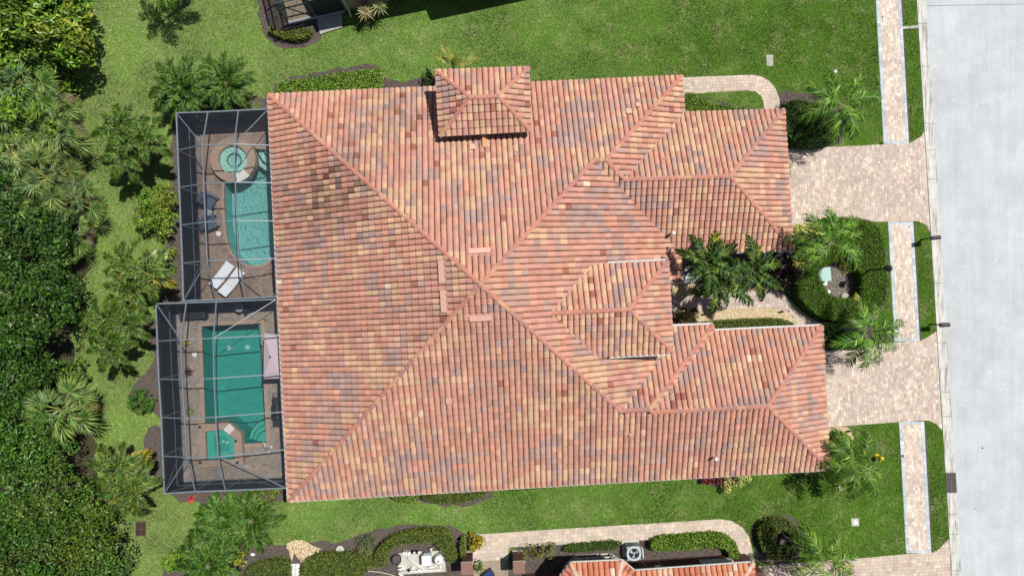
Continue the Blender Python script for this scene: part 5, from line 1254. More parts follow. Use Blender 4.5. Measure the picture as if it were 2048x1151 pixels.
rosette('cream spiky dracaena in front, beside the top neighbour house', (730, 26), 1.2, 44, .72, .06, [(.42, .36, .18), (.5, .44, .24), (.34, .3, .14)], 'dracaena')
rosette('green spiky dracaena to the right beside the top neighbour house', (757, 14), 1.3, 44, .74, .06, [(.26, .3, .12), (.36, .38, .18), (.42, .4, .2)], 'dracaena')
rosette('brownish spiky dracaena behind the other two by the top house', (728, 8), 1.3, 40, .66, .06, [(.3, .22, .12), (.26, .2, .1), (.36, .3, .16)], 'dracaena')
rosette('yellow pot plant inside the lower cage wall', (372, 684), .4, 18, .3, .06, [(.45, .34, .05), (.2, .2, .03), (.5, .42, .1)], 'potted_plant')
rosette('dark purple pot plant inside the lower cage wall', (377, 742), .4, 24, .34, .06, [(.10, .02, .03), (.06, .015, .02), (.14, .04, .05)], 'potted_plant')
rosette('light green pot plant inside the lower cage wall', (379, 820), .4, 24, .32, .06, [(.2, .3, .05), (.3, .4, .1), (.14, .22, .03)], 'potted_plant')
# bird of paradise behind the raised block
c = P(906, 134, 2.2); t = thing('banana_plant', 'broad leaved plant poking out above the raised roof block', 'plant', (c[0], c[1], 0))
MB().tube([(c[0], c[1], 0), c], [.12, .08], 8).build('stem', MAT['crownshaft'], t)
bl = feather_mesh('broad_frond', 1.9, 44, .40, .085, 38, -40, .3, .15, [(.10, .14, .02), (.17, .22, .03), (.26, .29, .05), (.38, .36, .10)], 91)
for az, el, s in ((118, 10, .95), (150, 0, .8), (15, -5, 1.0), (60, 35, .6)): put(bl, 'leaf_blade', t, c+[0, 0, .1], math.radians(az), math.radians(el), s)

# ------------------------------------------------------------------ hedges
hedge('long clipped hedge against the upper wall left of the raised block', [(553, 212), (556, 164), (620, 154), (700, 142), (760, 136), (762, 190)], 1.0, G_BRIGHT, dens=420, L=.12, W=.07, smooth=0, wts=(.3, .35, .25, .1), m='leaf_gloss')
hedge('clipped hedge under the lower eave, small left one', [(766, 980), (836, 975), (834, 1003), (815, 1006), (785, 998)], .8, G_BRIGHT, smooth=1)
hedge('rounded hedge under the lower eave, larger right one', [(842, 986), (980, 972), (972, 992), (930, 1005), (880, 1008), (846, 1000)], .8, G_OLIVE, smooth=1, wts=(.35, .35, .2, .1))
hedge('low hedge strip under the middle of the lower eave', [(1000, 968), (1120, 960), (1120, 974), (1000, 982)], .5, G_MID, smooth=1)
RING_O = [(1590, 548), (1600, 510), (1630, 470), (1640, 440), (1660, 432), (1735, 436), (1760, 452), (1772, 480), (1778, 540), (1780, 580), (1772, 612), (1745, 632), (1700, 643), (1660, 640), (1630, 626), (1602, 600)]
RING_I = [(1640, 545), (1655, 528), (1690, 520), (1716, 530), (1728, 560), (1724, 590), (1700, 600), (1672, 594), (1650, 578)]
hedge('large clipped ring hedge around the green utility box', RING_O, 1.15, [(.030, .085, .004), (.065, .150, .007), (.11, .215, .012), (.18, .29, .02)], RING_I, dens=560, L=.085, W=.045, smooth=2, bumpy=.10, wts=(.25, .4, .25, .10))
hedge('long low hedge along the courtyard gravel', [(1386, 664), (1390, 648), (1420, 642), (1500, 637), (1555, 636), (1585, 642), (1597, 656), (1590, 668)], .75, G_OLIVE, dens=480, smooth=1, wts=(.25, .4, .25, .1))
hedge('dark hedge block between the lower garage and the driveway palm', [(1645, 650), (1680, 642), (1720, 652), (1735, 690), (1690, 699), (1645, 696)], .95, G_MID, smooth=1, wts=(.35, .38, .2, .07))
hedge('dark mounded hedge beside the upper driveway under a palm', [(1568, 210), (1590, 196), (1640, 205), (1685, 235), (1680, 280), (1650, 292), (1580, 292)], 1.0, G_MID, dens=380, L=.10, W=.055, smooth=2, bumpy=.14, wts=(.38, .36, .19, .07))
hedge('clipped hedge end in the notch beside the upper path', [(1362, 188), (1382, 183), (1402, 190), (1426, 206), (1470, 210), (1474, 226), (1362, 234)], .9, G_BRIGHT, smooth=1, dens=480)
hedge('narrow low hedge along the upper garage eave', [(1424, 214), (1450, 211), (1526, 217), (1526, 226), (1424, 230)], .45, G_BRIGHT, smooth=1, dens=480)
hedge('small half ring hedge at the lower right house corner', [(1655, 870), (1685, 862), (1706, 875), (1712, 898), (1700, 916), (1655, 918)], .6, G_BRIGHT, [(1662, 882), (1680, 878), (1688, 890), (1678, 900), (1662, 900)], dens=520, smooth=1)
hedge('small olive ring hedge around a leaning palm trunk', [(1516, 1062), (1530, 1042), (1562, 1036), (1592, 1046), (1604, 1072), (1600, 1104), (1580, 1122), (1545, 1120), (1524, 1100)], .8, G_OLIVE, [(1542, 1084), (1558, 1064), (1578, 1062), (1590, 1078), (1586, 1096), (1560, 1096)], dens=380, smooth=2, bumpy=.09, wts=(.4, .35, .18, .07))
hedge('curved hedge wrapped around the pool equipment', [(742, 1136), (748, 1108), (764, 1086), (790, 1070), (840, 1060), (885, 1060), (902, 1072), (908, 1100), (916, 1122), (898, 1128), (886, 1104), (876, 1094), (868, 1084), (810, 1090), (782, 1096), (772, 1112), (770, 1134)], .95, G_OLIVE, dens=420, smooth=1, wts=(.25, .38, .27, .1))
hedge('narrow upright hedge strip beside the yellow croton', [(920, 1078), (931, 1076), (932, 1117), (920, 1119)], .9, G_OLIVE, smooth=1, dens=460)
hedge('broad clipped hedge at the bottom right of the white stepping slab', [(600, 1125), (640, 1108), (700, 1108), (742, 1104), (744, 1136), (700, 1170), (598, 1180)], .8, G_OLIVE, dens=380, smooth=1, wts=(.25, .4, .25, .1))
hedge('broad clipped hedge at the bottom left of the white stepping slab', [(486, 1138), (520, 1124), (574, 1118), (578, 1150), (576, 1190), (480, 1190)], .8, [(.05, .08, .012), (.08, .12, .02), (.14, .18, .03), (.22, .22, .06)], dens=380, smooth=1)
hedge('low hedge along the lower path left of the air conditioner', [(1128, 1092), (1190, 1086), (1238, 1082), (1240, 1098), (1180, 1103), (1128, 1106)], .55, G_MID, dens=420, smooth=1)
hedge('curved bright hedge along the bend of the lower path', [(1302, 1104), (1304, 1078), (1380, 1072), (1440, 1068), (1464, 1076), (1476, 1094), (1480, 1124), (1466, 1126), (1456, 1100), (1440, 1094), (1380, 1100)], .8, G_BRIGHT, dens=420, L=.11, W=.065, smooth=1, wts=(.25, .38, .25, .12))
hedge('rough low hedge in the mulch by the top neighbour cage', [(538, 50), (548, 58), (570, 64), (620, 52), (624, 66), (600, 80), (570, 76), (548, 70), (534, 58)], .6, G_OLIVE, dens=300, L=.12, W=.06, smooth=1, bumpy=.12)

# ------------------------------------------------------------------ street furniture and small things
b0 = P(1720, 541, 0); t = thing('lamp_post', 'black lamp post rising from the edge of the large ring hedge', 'lamp post', b0); bx, by = b0[:2]
MB().lathe(b0, [(.14, 0), (.13, .1), (.07, .2), (.06, .5)], 14).build('base', MAT['black'], t); MB().lathe(b0+[0, 0, .5], [(.055, 0), (.045, 2.2)], 12).build('pole', MAT['black'], t)
MB().lathe(b0+[0, 0, 2.7], [(.05, 0), (.10, .06), (.16, .42), (.17, .46)], 16).build('lantern', mat('smoked_glass', (.06, .055, .055), .3, (.05, .045, .045), 5), t)
MB().lathe(b0+[0, 0, 3.17], [(.21, 0), (.20, .04), (.12, .12), (.04, .17), (.015, .23)], 18).build('cap', MAT['black'], t)
def mailbox(label, px, rot):
    b0 = P(*px, 0); t = thing('mailbox', label, 'mailbox', b0, 'black kerbside mailboxes'); t.rotation_euler.z = rot
    MB().lathe((0, 0, 0), [(.07, 0), (.07, .05), (.045, .08), (.04, 1.12)], 10).build('post', MAT['black'], t, local=True)
    MB().bar((-.12, 0, 1.08), (.28, 0, 1.08), .08, .04).build('bracket', MAT['black'], t, local=True)
    b = MB(); pr = [(-.125, 1.10), (-.125, 1.26)]+[(-.125*math.cos(a), 1.26+.11*math.sin(a)) for a in np.linspace(.3, 2.84, 7)]+[(.125, 1.26), (.125, 1.10)]; k = len(pr)
    b.add([(x, y, z) for x in (-.17, .37) for y, z in pr], [(i, i+1, k+i+1, k+i) for i in range(k-1)]+[(k-1, 0, k, 2*k-1), tuple(range(k))[::-1], tuple(range(k, 2*k))]); b.build('box', MAT['black'], t, local=True)
    b = MB(); b.box((.38, 0, 1.12), .014, .21, .2); b.build('door', MAT['black_plastic'], t, local=True)
    b = MB(); b.box((.05, .133, 1.2), .14, .012, .05); b.build('flag', MAT['iron'], t, local=True)
mailbox('black mailbox on a post, upper of two along the kerb', (1843, 479), .12)
mailbox('black mailbox on a post, lower of two along the kerb', (1861, 648), .05)
b0 = P(1753, 912, 0); t = thing('fire_hydrant', 'yellow fire hydrant on the lawn by the lower pavement', 'fire hydrant', b0)
MB().lathe(b0, [(.17, 0), (.17, .05), (.115, .07), (.11, .5), (.14, .52), (.14, .56)], 16).build('barrel', MAT['yellow'], t, True)
MB().lathe(b0+[0, 0, .56], [(.14, 0), (.12, .09), (.06, .15), (.035, .16), (.035, .21)], 14).build('bonnet', MAT['yellow'], t, True)
for dx, dy, r in ((1, 0, .055), (-1, 0, .055), (0, -1, .075)): MB().tube([b0+[0, 0, .36], b0+[dx*.2, dy*.2, .36]], r, 10).build('nozzle', MAT['yellow'], t); 
c = P(1680, 975, .55); t = thing('stump', 'short pale topped palm stump on the lower right lawn', 'stump', (c[0], c[1], 0))
MB().lathe((c[0], c[1], 0), [(.15, -.02), (.13, .1), (.125, .55)], 12).build('trunk', MAT['bark'], t); MB().lathe((c[0], c[1], .55), [(.122, 0), (.12, .012), (.06, .016)], 12).build('cut_face', MAT['trim'], t)
def cover(label, px, sx, sy, rot, m='old_concrete', name='utility_cover', group=None, inner=None):
    c = P(*px, 0); t = thing(name, label, 'utility cover', (c[0], c[1], 0), group); MB().box((c[0], c[1], 0), sx, sy, .03, rot).build('frame', MAT['concrete'], t)
    if inner: MB().lathe((c[0], c[1], .03), [(.13, 0), (.13, .015), (.07, .02)], 18).build('lid', MAT[m], t)
    else: MB().box((c[0], c[1], .03), sx*.86, sy*.9, .01, rot).build('lid', MAT[m], t)
cover('grey rectangular utility cover in the upper lawn', (1539, 121), .42, .70, .05)
cover('square concrete cover with a round white lid in the lower lawn', (1710, 1043), .48, .48, .04, 'white', inner=1)
c = P(1671, 143, 0); tag(MB().lathe((c[0], c[1], .0), [(.12, 0), (.11, .03), (.05, .035)], 10).build('sprinkler_ring', MAT['trim']), 'small pale sprinkler ring in the upper lawn', 'sprinkler')
c = P(1805, 911, .02); tag(MB().lathe((c[0], c[1], .018), [(.10, 0), (.10, .012), (.08, .014)], 14).build('valve_cover', MAT['iron']), 'small round grey valve cover in the lower pavement edge', 'utility cover')
def grate(label, corners, z, m, nb, name='storm_drain', cat='drain'):
    q = [P(*p, z) for p in corners]; cc = np.mean(q, 0); t = thing(name, label, cat, (cc[0], cc[1], z-.02))
    MB().prism(ccw([tuple(p[:2]) for p in q]), z-.006, z-.004).build('pit', MAT['black'], t)
    for i in range(4): MB().bar(q[i], q[(i+1) % 4], .05, .03).build('frame_bar', MAT[m], t)
    for h0, h1 in ((.0, .47), (.53, 1.)):
        b = MB()
        for k in range(nb):
            f = h0+(h1-h0)*(k+.7)/(nb+.4); b.bar(q[0]+(q[3]-q[0])*f, q[1]+(q[2]-q[1])*f, .032, .02)
        b.build('grate', MAT[m], t)
    MB().bar((q[0]+q[3])/2, (q[1]+q[2])/2, .06, .03).build('frame_bar', MAT[m], t); MB().bar((q[0]+q[1])/2, (q[2]+q[3])/2, .04, .026).build('frame_bar', MAT[m], t)
grate('iron storm drain grate in the kerb at the lower right', [(KL(945)+1, 945), (KR(945), 945), (KR(984), 984), (KL(984)+1, 984)], .03, 'iron', 9)
grate('rusty slatted grate in the grass beside the lower left trees', [(272, 1043), (291, 1043), (291, 1070), (272, 1070)], .05, 'rust', 4)
# inside the ring hedge
q = [P(*p, .85) for p in ((1635, 537), (1660, 532), (1664, 561), (1639, 563))]; cc = np.mean(q, 0); t = thing('utility_box', 'pale green metal utility box inside the ring hedge', 'utility box', (cc[0], cc[1], 0)); h = .08
MB().box((cc[0], cc[1], 0), .72, .80, .78, h).build('cabinet', MAT['mint'], t); MB().box((cc[0], cc[1], .785), .78, .86, .06, h).build('lid', MAT['mint'], t)
c = P(1649, 566, .3); t = thing('meter_box', 'small white box beside the green utility box', 'meter box', (c[0], c[1], 0)); MB().box((c[0], c[1], 0), .30, .2, .3, .1).build('cabinet', MAT['white'], t); MB().box((c[0], c[1], .305), .33, .23, .03, .1).build('lid', MAT['white'], t)
c = P(1657, 584, .25); t = thing('standpipe', 'round white capped standpipe inside the ring hedge', 'standpipe', (c[0], c[1], 0)); MB().lathe((c[0], c[1], 0), [(.08, 0), (.08, .2)], 12).build('pipe', MAT['white'], t); MB().lathe((c[0], c[1], .2), [(.15, 0), (.15, .05), (.12, .08)], 16).build('cap', MAT['white'], t)
c = P(1690, 592, .15); t = thing('rock', 'pale mottled rock inside the ring hedge', 'rock', (c[0], c[1], 0))
def rock(t, c, s, m='old_concrete'):
    b = MB(); n = 9; r = [[s*(1+rng.normal(0, .12)) for _ in range(n)] for _ in range(4)]
    vv = [(c[0]+r[j][k]*f*math.cos(k*6.283/n), c[1]+r[j][k]*f*.7*math.sin(k*6.283/n), z*s) for j, (f, z) in enumerate(((1, 0), (1.02, .3), (.75, .55), (.3, .66))) for k in range(n)]
    b.add(vv, [(j*n+k, j*n+(k+1) % n, (j+1)*n+(k+1) % n, (j+1)*n+k) for j in range(3) for k in range(n)]+[tuple(3*n+k for k in range(n))]); return b
rock(t, c, .32).build('stone', MAT['old_concrete'], t)
c = P(318, 509, .15); t = thing('boulder', 'grey boulder in the mulch beside the upper cage', 'rock', (c[0], c[1], 0)); rock(t, c, .48).build('stone', MAT['trim'], t)
c = P(505, 1108, .05); t = thing('rock', 'small white rock on the mulch near the bottom', 'rock', (c[0], c[1], 0)); rock(t, c, .13).build('stone', MAT['white'], t)
c = P(523, 1108, .05)
for px, lb in (((1408, 628), 'small black spotlight on the gravel near the entry'), ((1563, 623), 'small black spotlight on the gravel at the bend of the entry path'), ((1697, 862), 'small black spotlight on the gravel by the small half ring hedge')):
    c = P(*px, .15); t = thing('garden_spotlight', lb, 'garden light', (c[0], c[1], 0), 'black garden spotlights'); MB().tube([(c[0], c[1], 0), (c[0], c[1], .14)], .02, 6).build('stake', MAT['black'], t); MB().tube([(c[0]-.11, c[1]-.03, .13), (c[0]+.11, c[1]+.03, .2)], [.05, .07], 10).build('lamp_head', MAT['black'], t)
# courtyard basin
c = P(1372, 540, .5); t = thing('fountain', 'round dark rimmed fountain basin in the shaded courtyard', 'fountain', (c[0], c[1], 0))
MB().lathe((c[0], c[1], 0), [(.5, 0), (.42, .15), (.6, .42), (.86, .52), (.88, .58), (.80, .58), (.62, .48), (.1, .40)], 28).build('bowl', MAT['steel'], t, True); MB().lathe((c[0], c[1], .40), [(.12, 0), (.09, .3), (.2, .36), (.22, .40), (.05, .42)], 16).build('spout', MAT['old_concrete'], t, True)
# litter on the road and lawn
for px, lb, m, r in (((1965, 895), 'small blue scrap lying on the road', 'blue', .07), ((1930, 320), 'small dark leaf lying on the road near the upper driveway', 'bark', .04), ((1848, 397), 'small dark leaf lying at the edge of the upper driveway', 'bark', .07), ((1765, 34), 'small brown leaf lying on the upper pavement', 'bark', .07), ((1951, 1016), 'pair of dark specks lying on the lower road', 'bark', .05), ((237, 187), 'brown fallen leaf on the upper left lawn', 'rust', .12)):
    c = P(*px, .03); b = MB(); a = rng.uniform(0, 6); u = np.array([math.cos(a), math.sin(a), 0])*r; v_ = np.array([-math.sin(a), math.cos(a), 0])*r*.55
    b.add([c-u, c-v_+[0, 0, .02], c+u, c+v_+[0, 0, .02], c+[0, 0, .03]], [(0, 1, 4), (1, 2, 4), (2, 3, 4), (3, 0, 4)]); tag(b.build('litter_scrap', MAT[m]), lb, 'litter', 'litter')

# ------------------------------------------------------------------ top neighbour: screened porch, slab, walls, roof beyond the frame
A, B_ = P(578, 48, 0), P(690, 22, 0); d = (B_-A)/np.linalg.norm(B_-A); n_ = np.array([-d[1], d[0], 0]); Lp = np.linalg.norm(B_-A)
nb = thing('house', 'neighbouring house with a dark framed screened porch at the top edge', 'house', A)
MB().prism(ccw([tuple(p[:2]) for p in (A, B_, B_+n_*5, A+n_*5)]), 0, .05).build('porch_floor', MAT['sand'], nb)
MB().bar(A+[0, 0, .1], B_+[0, 0, .1], .16, .2).build('sill', MAT['gutter'], nb)
def nbar(a, b, w_=.07): MB().bar(a, b, w_, w_).build('porch_frame', MAT['dark_frame'], nb)
zt_ = 2.9
for f in (0, .45, .52, .82, 1.): nbar(A+d*Lp*f+[0, 0, .1], A+d*Lp*f+[0, 0, zt_])
for z in (.9, 2.1, zt_): nbar(A+[0, 0, z], A+d*Lp*.5+[0, 0, z]); nbar(A+[0, 0, z], A+n_*5+[0, 0, z])
nbar(A+[0, 0, .1], A+n_*5+[0, 0, .1])
for k in (1.6, 3.2): nbar(A+n_*k+[0, 0, .1], A+n_*k+[0, 0, zt_])
nbar(A+d*Lp*.48+[0, 0, .1], A+[0, 0, zt_], .05); nbar(A+d*.2+n_*.2+[0, 0, .06], A+d*Lp*.45+n_*2.5+[0, 0, .06], .03)
MB().add([A+[0, 0, .1], A+d*Lp*.5+[0, 0, .1], A+d*Lp*.5+[0, 0, zt_], A+[0, 0, zt_]], [(0, 1, 2, 3)]).build('screen_panel', MAT['screen'], nb)
MB().add([A+[0, 0, .1], A+n_*5+[0, 0, .1], A+n_*5+[0, 0, zt_], A+[0, 0, zt_]], [(0, 1, 2, 3)]).build('screen_panel', MAT['screen'], nb)
for f0, f1 in ((.53, .82), (.83, .99)):
    a, b = A+d*Lp*f0, A+d*Lp*f1; dr = MB().add([a+[0, 0, .15], b+[0, 0, .15], b+[0, 0, 2.3], a+[0, 0, 2.3]], [(0, 1, 2, 3)]).build('door', MAT['wall_screen'], nb)
    for z in (.2, 1.1, 2.3): MB().bar(a+[0, 0, z], b+[0, 0, z], .06, .06).build('door_frame', MAT['dark_frame'], dr)
MB().prism(ccw([tuple(p[:2]) for p in (A+d*Lp*.55+n_*2.6, B_+n_*2.6, B_+n_*2.7, A+d*Lp*.55+n_*2.7)]), 0, 2.9).build('wall', MAT['stucco'], nb)
MB().prism(ccw([tuple(p[:2]) for p in (B_+d*.05, B_+d*14, B_+d*14+n_*.2, B_+d*.05+n_*.2)]), 0, 2.95).build('wall', MAT['stucco'], nb)
MB().tube([B_+d*.25-n_*.08+[0, 0, 2.9], B_+d*.25-n_*.08+[0, 0, .25], B_+d*.3-n_*.5+[0, 0, .06]], .05, 8).build('downspout', MAT['white_metal'], nb)
def from_shadow(px, z): return P(*px, 0)+np.array([SUN[0], SUN[1], 1])*z
e = [from_shadow(p, 3.) for p in ((632, 66), (872, 17), (908, 31), (1290, -50))]
rfN = MB(); up = n_*6+[0, 0, 2.5]
rfN.add([e[0], e[1], e[1]+up, e[0]+up], [(0, 1, 2, 3)]); rfN.add([e[2]-d*1.5+[0, 0, .01], e[3], e[3]+up, e[2]-d*1.5+up], [(0, 1, 2, 3)]); rfN.add([e[0], e[0]+up, e[0]+n_*12], [(0, 1, 2)]); rfN.add([e[0]+up, e[3]+up, e[3]+n_*12, e[0]+n_*12], [(0, 1, 2, 3)])
rfN.build('roof', MAT['terracotta'], nb)
q = pxl([(633, 32), (684, 24), (685, 56), (641, 70)]); sl_ = MB().prism(ccw([tuple(p) for p in q]), 0, .12).build('door_slab', MAT['old_concrete'], nb)
NO_GRASS.append(q); NO_GRASS.append([p[:2] for p in (A, B_, B_+n_*6, A+n_*6)])

# ------------------------------------------------------------------ bottom neighbour: tiled roof, brown walls, equipment
e_ = {k: P(*v, 3.0) for k, v in dict(a=(1120, 1151), b=(1141, 1125), c=(1244, 1120), d=(1269, 1141), e=(1506, 1124)).items()}
sh = thing('house', 'neighbouring house with orange tiled roof and brown walls at the bottom edge', 'house', (*e_['d'][:2], 0))
rS = bpy.data.objects.new('roof', None); link(rS, sh); ORG[rS.name] = ORG[sh.name]
def plw(a, b, side, pitch=.42):
    t_ = (b-a)[:2]/np.linalg.norm((b-a)[:2]); n2 = np.array([-t_[1], t_[0]])
    if (side-a)[:2]@n2 < 0: n2 = -n2
    return np.array([pitch*n2[0], pitch*n2[1], a[2]-pitch*(a[:2]@n2)])
deep = P(1320, 1600, 3); bn, be, bw_, nN = plw(e_['b'], e_['c'], deep), plw(e_['c'], e_['d'], P(1150, 1190, 3)), plw(e_['a'], e_['b'], P(1250, 1190, 3)), plw(e_['d'], e_['e'], deep)
f_ = e_['e']+np.array([e_['d'][1]-e_['e'][1], e_['e'][0]-e_['d'][0], 0])*-1.0; f_ = e_['e']+(np.array([(e_['e']-e_['d'])[1], -(e_['e']-e_['d'])[0], 0])/np.linalg.norm((e_['e']-e_['d'])[:2]))*9
eE = plw(e_['e'], f_, e_['d']); ap = inter(bn, be, bw_); rS_ = Roof(rS, ORANGE_PAL, [.3, .12, .18, .12, .1, .12, .06])
zr = flat(5.0); rN1 = inter(nN, eE, zr); vN = inter(nN, be, flat(3.9)); rN0 = rN1+(e_['d']-e_['e'])*1.1; rN0[2] = 5.0
a_s = e_['a']+(e_['a']-e_['b'])*1.2
rS_.face([e_['b'], e_['c'], ap], (e_['b'], e_['c'])); rS_.face([e_['c'], e_['d'], vN, ap], (e_['c'], e_['d'])); rS_.face([a_s, e_['b'], ap], (a_s, e_['b']))
rS_.face([e_['d'], e_['e'], rN1, rN0+(rN1-rN0)*.25, vN], (e_['d'], e_['e'])); rS_.face([e_['e'], f_, rN1], (e_['e'], f_))
rS_.finish(140, lambda s: -s[0][1])
for a, b in ((e_['b'], ap), (e_['c'], ap), (e_['e'], rN1)): ridge(rS, a, b, [(.52, .42, .35), (.48, .37, .30), (.5, .3, .22)])
for a, b in (('a', 'b'), ('b', 'c'), ('c', 'd'), ('d', 'e')): gutter(rS, e_[a], e_[b], .10, .10, (0, .04, -.04))
def wseg(parent, a, b, z0, z1, m, th=.2, nm='wall', side=-1):
    a = np.array(a[:2]); b = np.array(b[:2]); dd = (b-a)/np.linalg.norm(b-a); nr = np.array([-dd[1], dd[0]])*th*side
    return MB().prism(ccw([tuple(a), tuple(b), tuple(b+nr), tuple(a+nr)]), z0, z1).build(nm, MAT[m], parent)
wa, wb = P(1258, 1121, 0), P(1484, 1106, 0); wseg(sh, wa, wb, 0, 2.92, 'brown_wall')
wseg(sh, wb, wb+(f_-e_['e'])*.9, 0, 2.92, 'brown_wall', side=1)
y0, y1, y2, y3 = P(1128, 1132, 0), P(1150, 1110, 0), P(1222, 1106, 0), P(1246, 1126, 0)
for a, b in ((y0, y1), (y1, y2), (y2, y3)):
    wl = wseg(sh, a, b, 0, 2.92, 'brown_wall', .12); dd = (b-a)/np.linalg.norm(b-a); out = np.array([-dd[1], dd[0], 0])*.02; L = np.linalg.norm(b-a)
    for h0, h1 in ((.0, .12), (.55, .67), (2.5, 2.66)): MB().bar(a+out+[0, 0, (h0+h1)/2], b+out+[0, 0, (h0+h1)/2], .09, h1-h0).build('trim_band', MAT['trim'], sh)
    for f in (.04, .30, .70, .96): MB().bar(a+dd*L*f+out+[0, 0, .1], a+dd*L*f+out+[0, 0, 2.55], .12, .08).build('trim_post', MAT['trim'], sh)
    MB().add([a+dd*L*.32+out*1.6+[0, 0, .7], a+dd*L*.68+out*1.6+[0, 0, .7], a+dd*L*.68+out*1.6+[0, 0, 2.5], a+dd*L*.32+out*1.6+[0, 0, 2.5]], [(0, 1, 2, 3)]).build('window_pane', MAT['black'], sh)
wseg(sh, P(1048, 1146, 0), P(1128, 1140, 0), 0, 2.92, 'brown_wall')
wseg(sh, P(860, 1160, 0), P(924, 1154, 0), 0, 2.92, 'brown_wall')
# pale service panel and outlets on the brown wall
dd = (wb-wa)/np.linalg.norm(wb-wa)
MB().bar(wa+dd*4.2+[0, .03, .9], wa+dd*6.2+[0, .03, .9], .05, .55).build('service_panel', MAT['trim'], sh)
for f, z, m in ((.5, 1.6, 'steel'), (1.1, 1.7, 'steel'), (1.5, 1.2, 'white')): MB().box(wa+dd*f+[0, .06, z], .3, .12, .3, math.atan2(dd[1], dd[0])).build('outlet_box', MAT[m], sh)
for f in (.7, 1.7): MB().bar(wa+dd*f+[0, .03, .3], wa+dd*(f+.2)+[0, .03, 1.6], .03, .03).build('conduit', MAT['steel'], sh)
def gate_pillar(label, px, z=2.0):
    c = P(*px, z); t = thing('gate_pillar', label, 'pillar', (c[0], c[1], 0), 'brown gate pillars'); h = .05
    MB().box((c[0], c[1], 0), .60, .62, z-.12, h).build('shaft', MAT['brown_wall'], t); MB().box((c[0], c[1], .0), .66, .68, .25, h).build('plinth', MAT['trim'], t); MB().box((c[0], c[1], z-.12), .70, .72, .12, h).build('cap', MAT['cap_brown'] if 'cap_brown' in MAT else MAT.setdefault('cap_brown', mat('brown_cap', (.23, .12, .095), .85, (.19, .10, .08), 4)), t)
    MB().box((c[0], c[1]+.30, z-.13), .72, .14, .115, h).build('cap_front', MAT['trim'], t)
gate_pillar('left of two brown gate pillars at the path end', (934, 1136)); gate_pillar('right of two brown gate pillars at the path end', (1038, 1134))
c = P(958, 1132, .6); t = thing('plant_pot', 'white planter with a spiky plant between the gate pillars', 'planter', (c[0], c[1], .015)); MB().lathe((c[0], c[1], .015), [(.2, 0), (.27, .5), (.29, .55), (.25, .55), (.22, .48)], 18).build('pot', MAT['white'], t, True)
v, cl = leaves(np.array([c+[rng.normal(0, .13), rng.normal(0, .13), rng.uniform(0, .3)] for _ in range(90)]), np.tile([0, 0, 1.], (90, 1)), .3, .05, G_OLIVE); obj_np('foliage', v, 3, cl, MAT['leaf'], t)
c = P(978, 1150, .5); t = thing('storage_bin', 'dark blue bin behind the white planter', 'bin', (c[0], c[1], .015)); MB().box((c[0], c[1], .015), .5, .5, .6, .6).build('body', MAT['blue'], t); MB().box((c[0], c[1], .62), .55, .55, .05, .6).build('lid', MAT['blue'], t)
# air conditioner
c = P(1268, 1106, .85); t = thing('air_conditioner', 'grey outdoor air conditioner with round fan by the brown wall', 'air conditioner', (c[0], c[1], 0)); h = .06
MB().box((c[0]-.05, c[1]+.06, 0), 1.05, 1.05, .08, h).build('pad', MAT['concrete'], t); MB().box((c[0], c[1], .08), .82, .82, .72, h).build('cabinet', MAT['steel'], t)
MB().prism(ccw([(c[0]+x, c[1]+y) for x, y in smooth_poly([(-.44, -.44), (.44, -.44), (.44, .44), (-.44, .44)], 2)]), .80, .86, None, [[(c[0]+.33*math.cos(a), c[1]+.33*math.sin(a)) for a in np.linspace(6.28, .2, 24)]]).build('top_panel', mat('pale_grey_panel', (.42, .50, .53), .45, (.36, .43, .46), 4), t)
MB().lathe((c[0], c[1], .805), [(.32, 0), (.32, .004), (.1, .005)], 24).build('fan_well', MAT['black'], t)
for k in range(3):
    a = k*2.094+.4; MB().add([c+[.06*math.cos(a), .06*math.sin(a), -.02], c+[.29*math.cos(a-.35), .29*math.sin(a-.35), -.035], c+[.30*math.cos(a+.35), .30*math.sin(a+.35), .0], c+[.06*math.cos(a+.8), .06*math.sin(a+.8), -.005]], [(0, 1, 2, 3)]).build('fan_blade', MAT['steel'], t)
MB().lathe((c[0], c[1], .82), [(.08, 0), (.07, .05), (.02, .06)], 12).build('fan_hub', MAT['steel'], t)
b = MB()
for k in range(9): b.bar(c+[-.38+k*.095, .425, -.70], c+[-.38+k*.095, .425, -.1], .03, .02)
b.build('louvre', MAT['black_plastic'], t)
MB().tube([c+[.5, .3, -.1], c+[.62, .1, -.4], c+[.7, -.5, -.6]], .04, 8).build('pipe', MAT['pvc'], t)
# pool equipment
c = P(840, 1118, .0); h = .05; pad = [p[:2] for p in PP([(794, 1104), (888, 1100), (892, 1142), (800, 1148)], .06)]
t0 = thing('equipment_pad', 'concrete pad carrying pool equipment by the curved hedge', 'pad', (c[0], c[1], 0)); MB().prism(ccw([tuple(p) for p in pad]), 0, .06).build('slab', MAT['concrete'], t0)
c = P(877, 1120, .75); t = thing('pool_filter', 'white cylindrical pool filter tank on the pad', 'pool filter', (c[0], c[1], .06)); MB().lathe((c[0], c[1], .06), [(.24, 0), (.27, .05), (.27, .65), (.20, .74), (.06, .78)], 20).build('tank', MAT['white'], t, True); MB().lathe((c[0], c[1], .83), [(.05, 0), (.05, .06), (.02, .08)], 10).build('valve', MAT['black'], t)
c = P(853, 1120, .7); t = thing('pool_heater', 'white box shaped pool heater on the pad', 'pool heater', (c[0], c[1], .06)); MB().box((c[0], c[1], .06), .55, .55, .62, h).build('cabinet', MAT['white'], t); MB().box((c[0], c[1]+.33, .06), .38, .12, .5, h).build('back_panel', MAT['steel'], t); MB().box((c[0], c[1], .685), .57, .57, .03, h).build('lid', MAT['white'], t); MB().box((c[0]-.28, c[1], .3), .04, .2, .2, h).build('vent', MAT['black'], t)
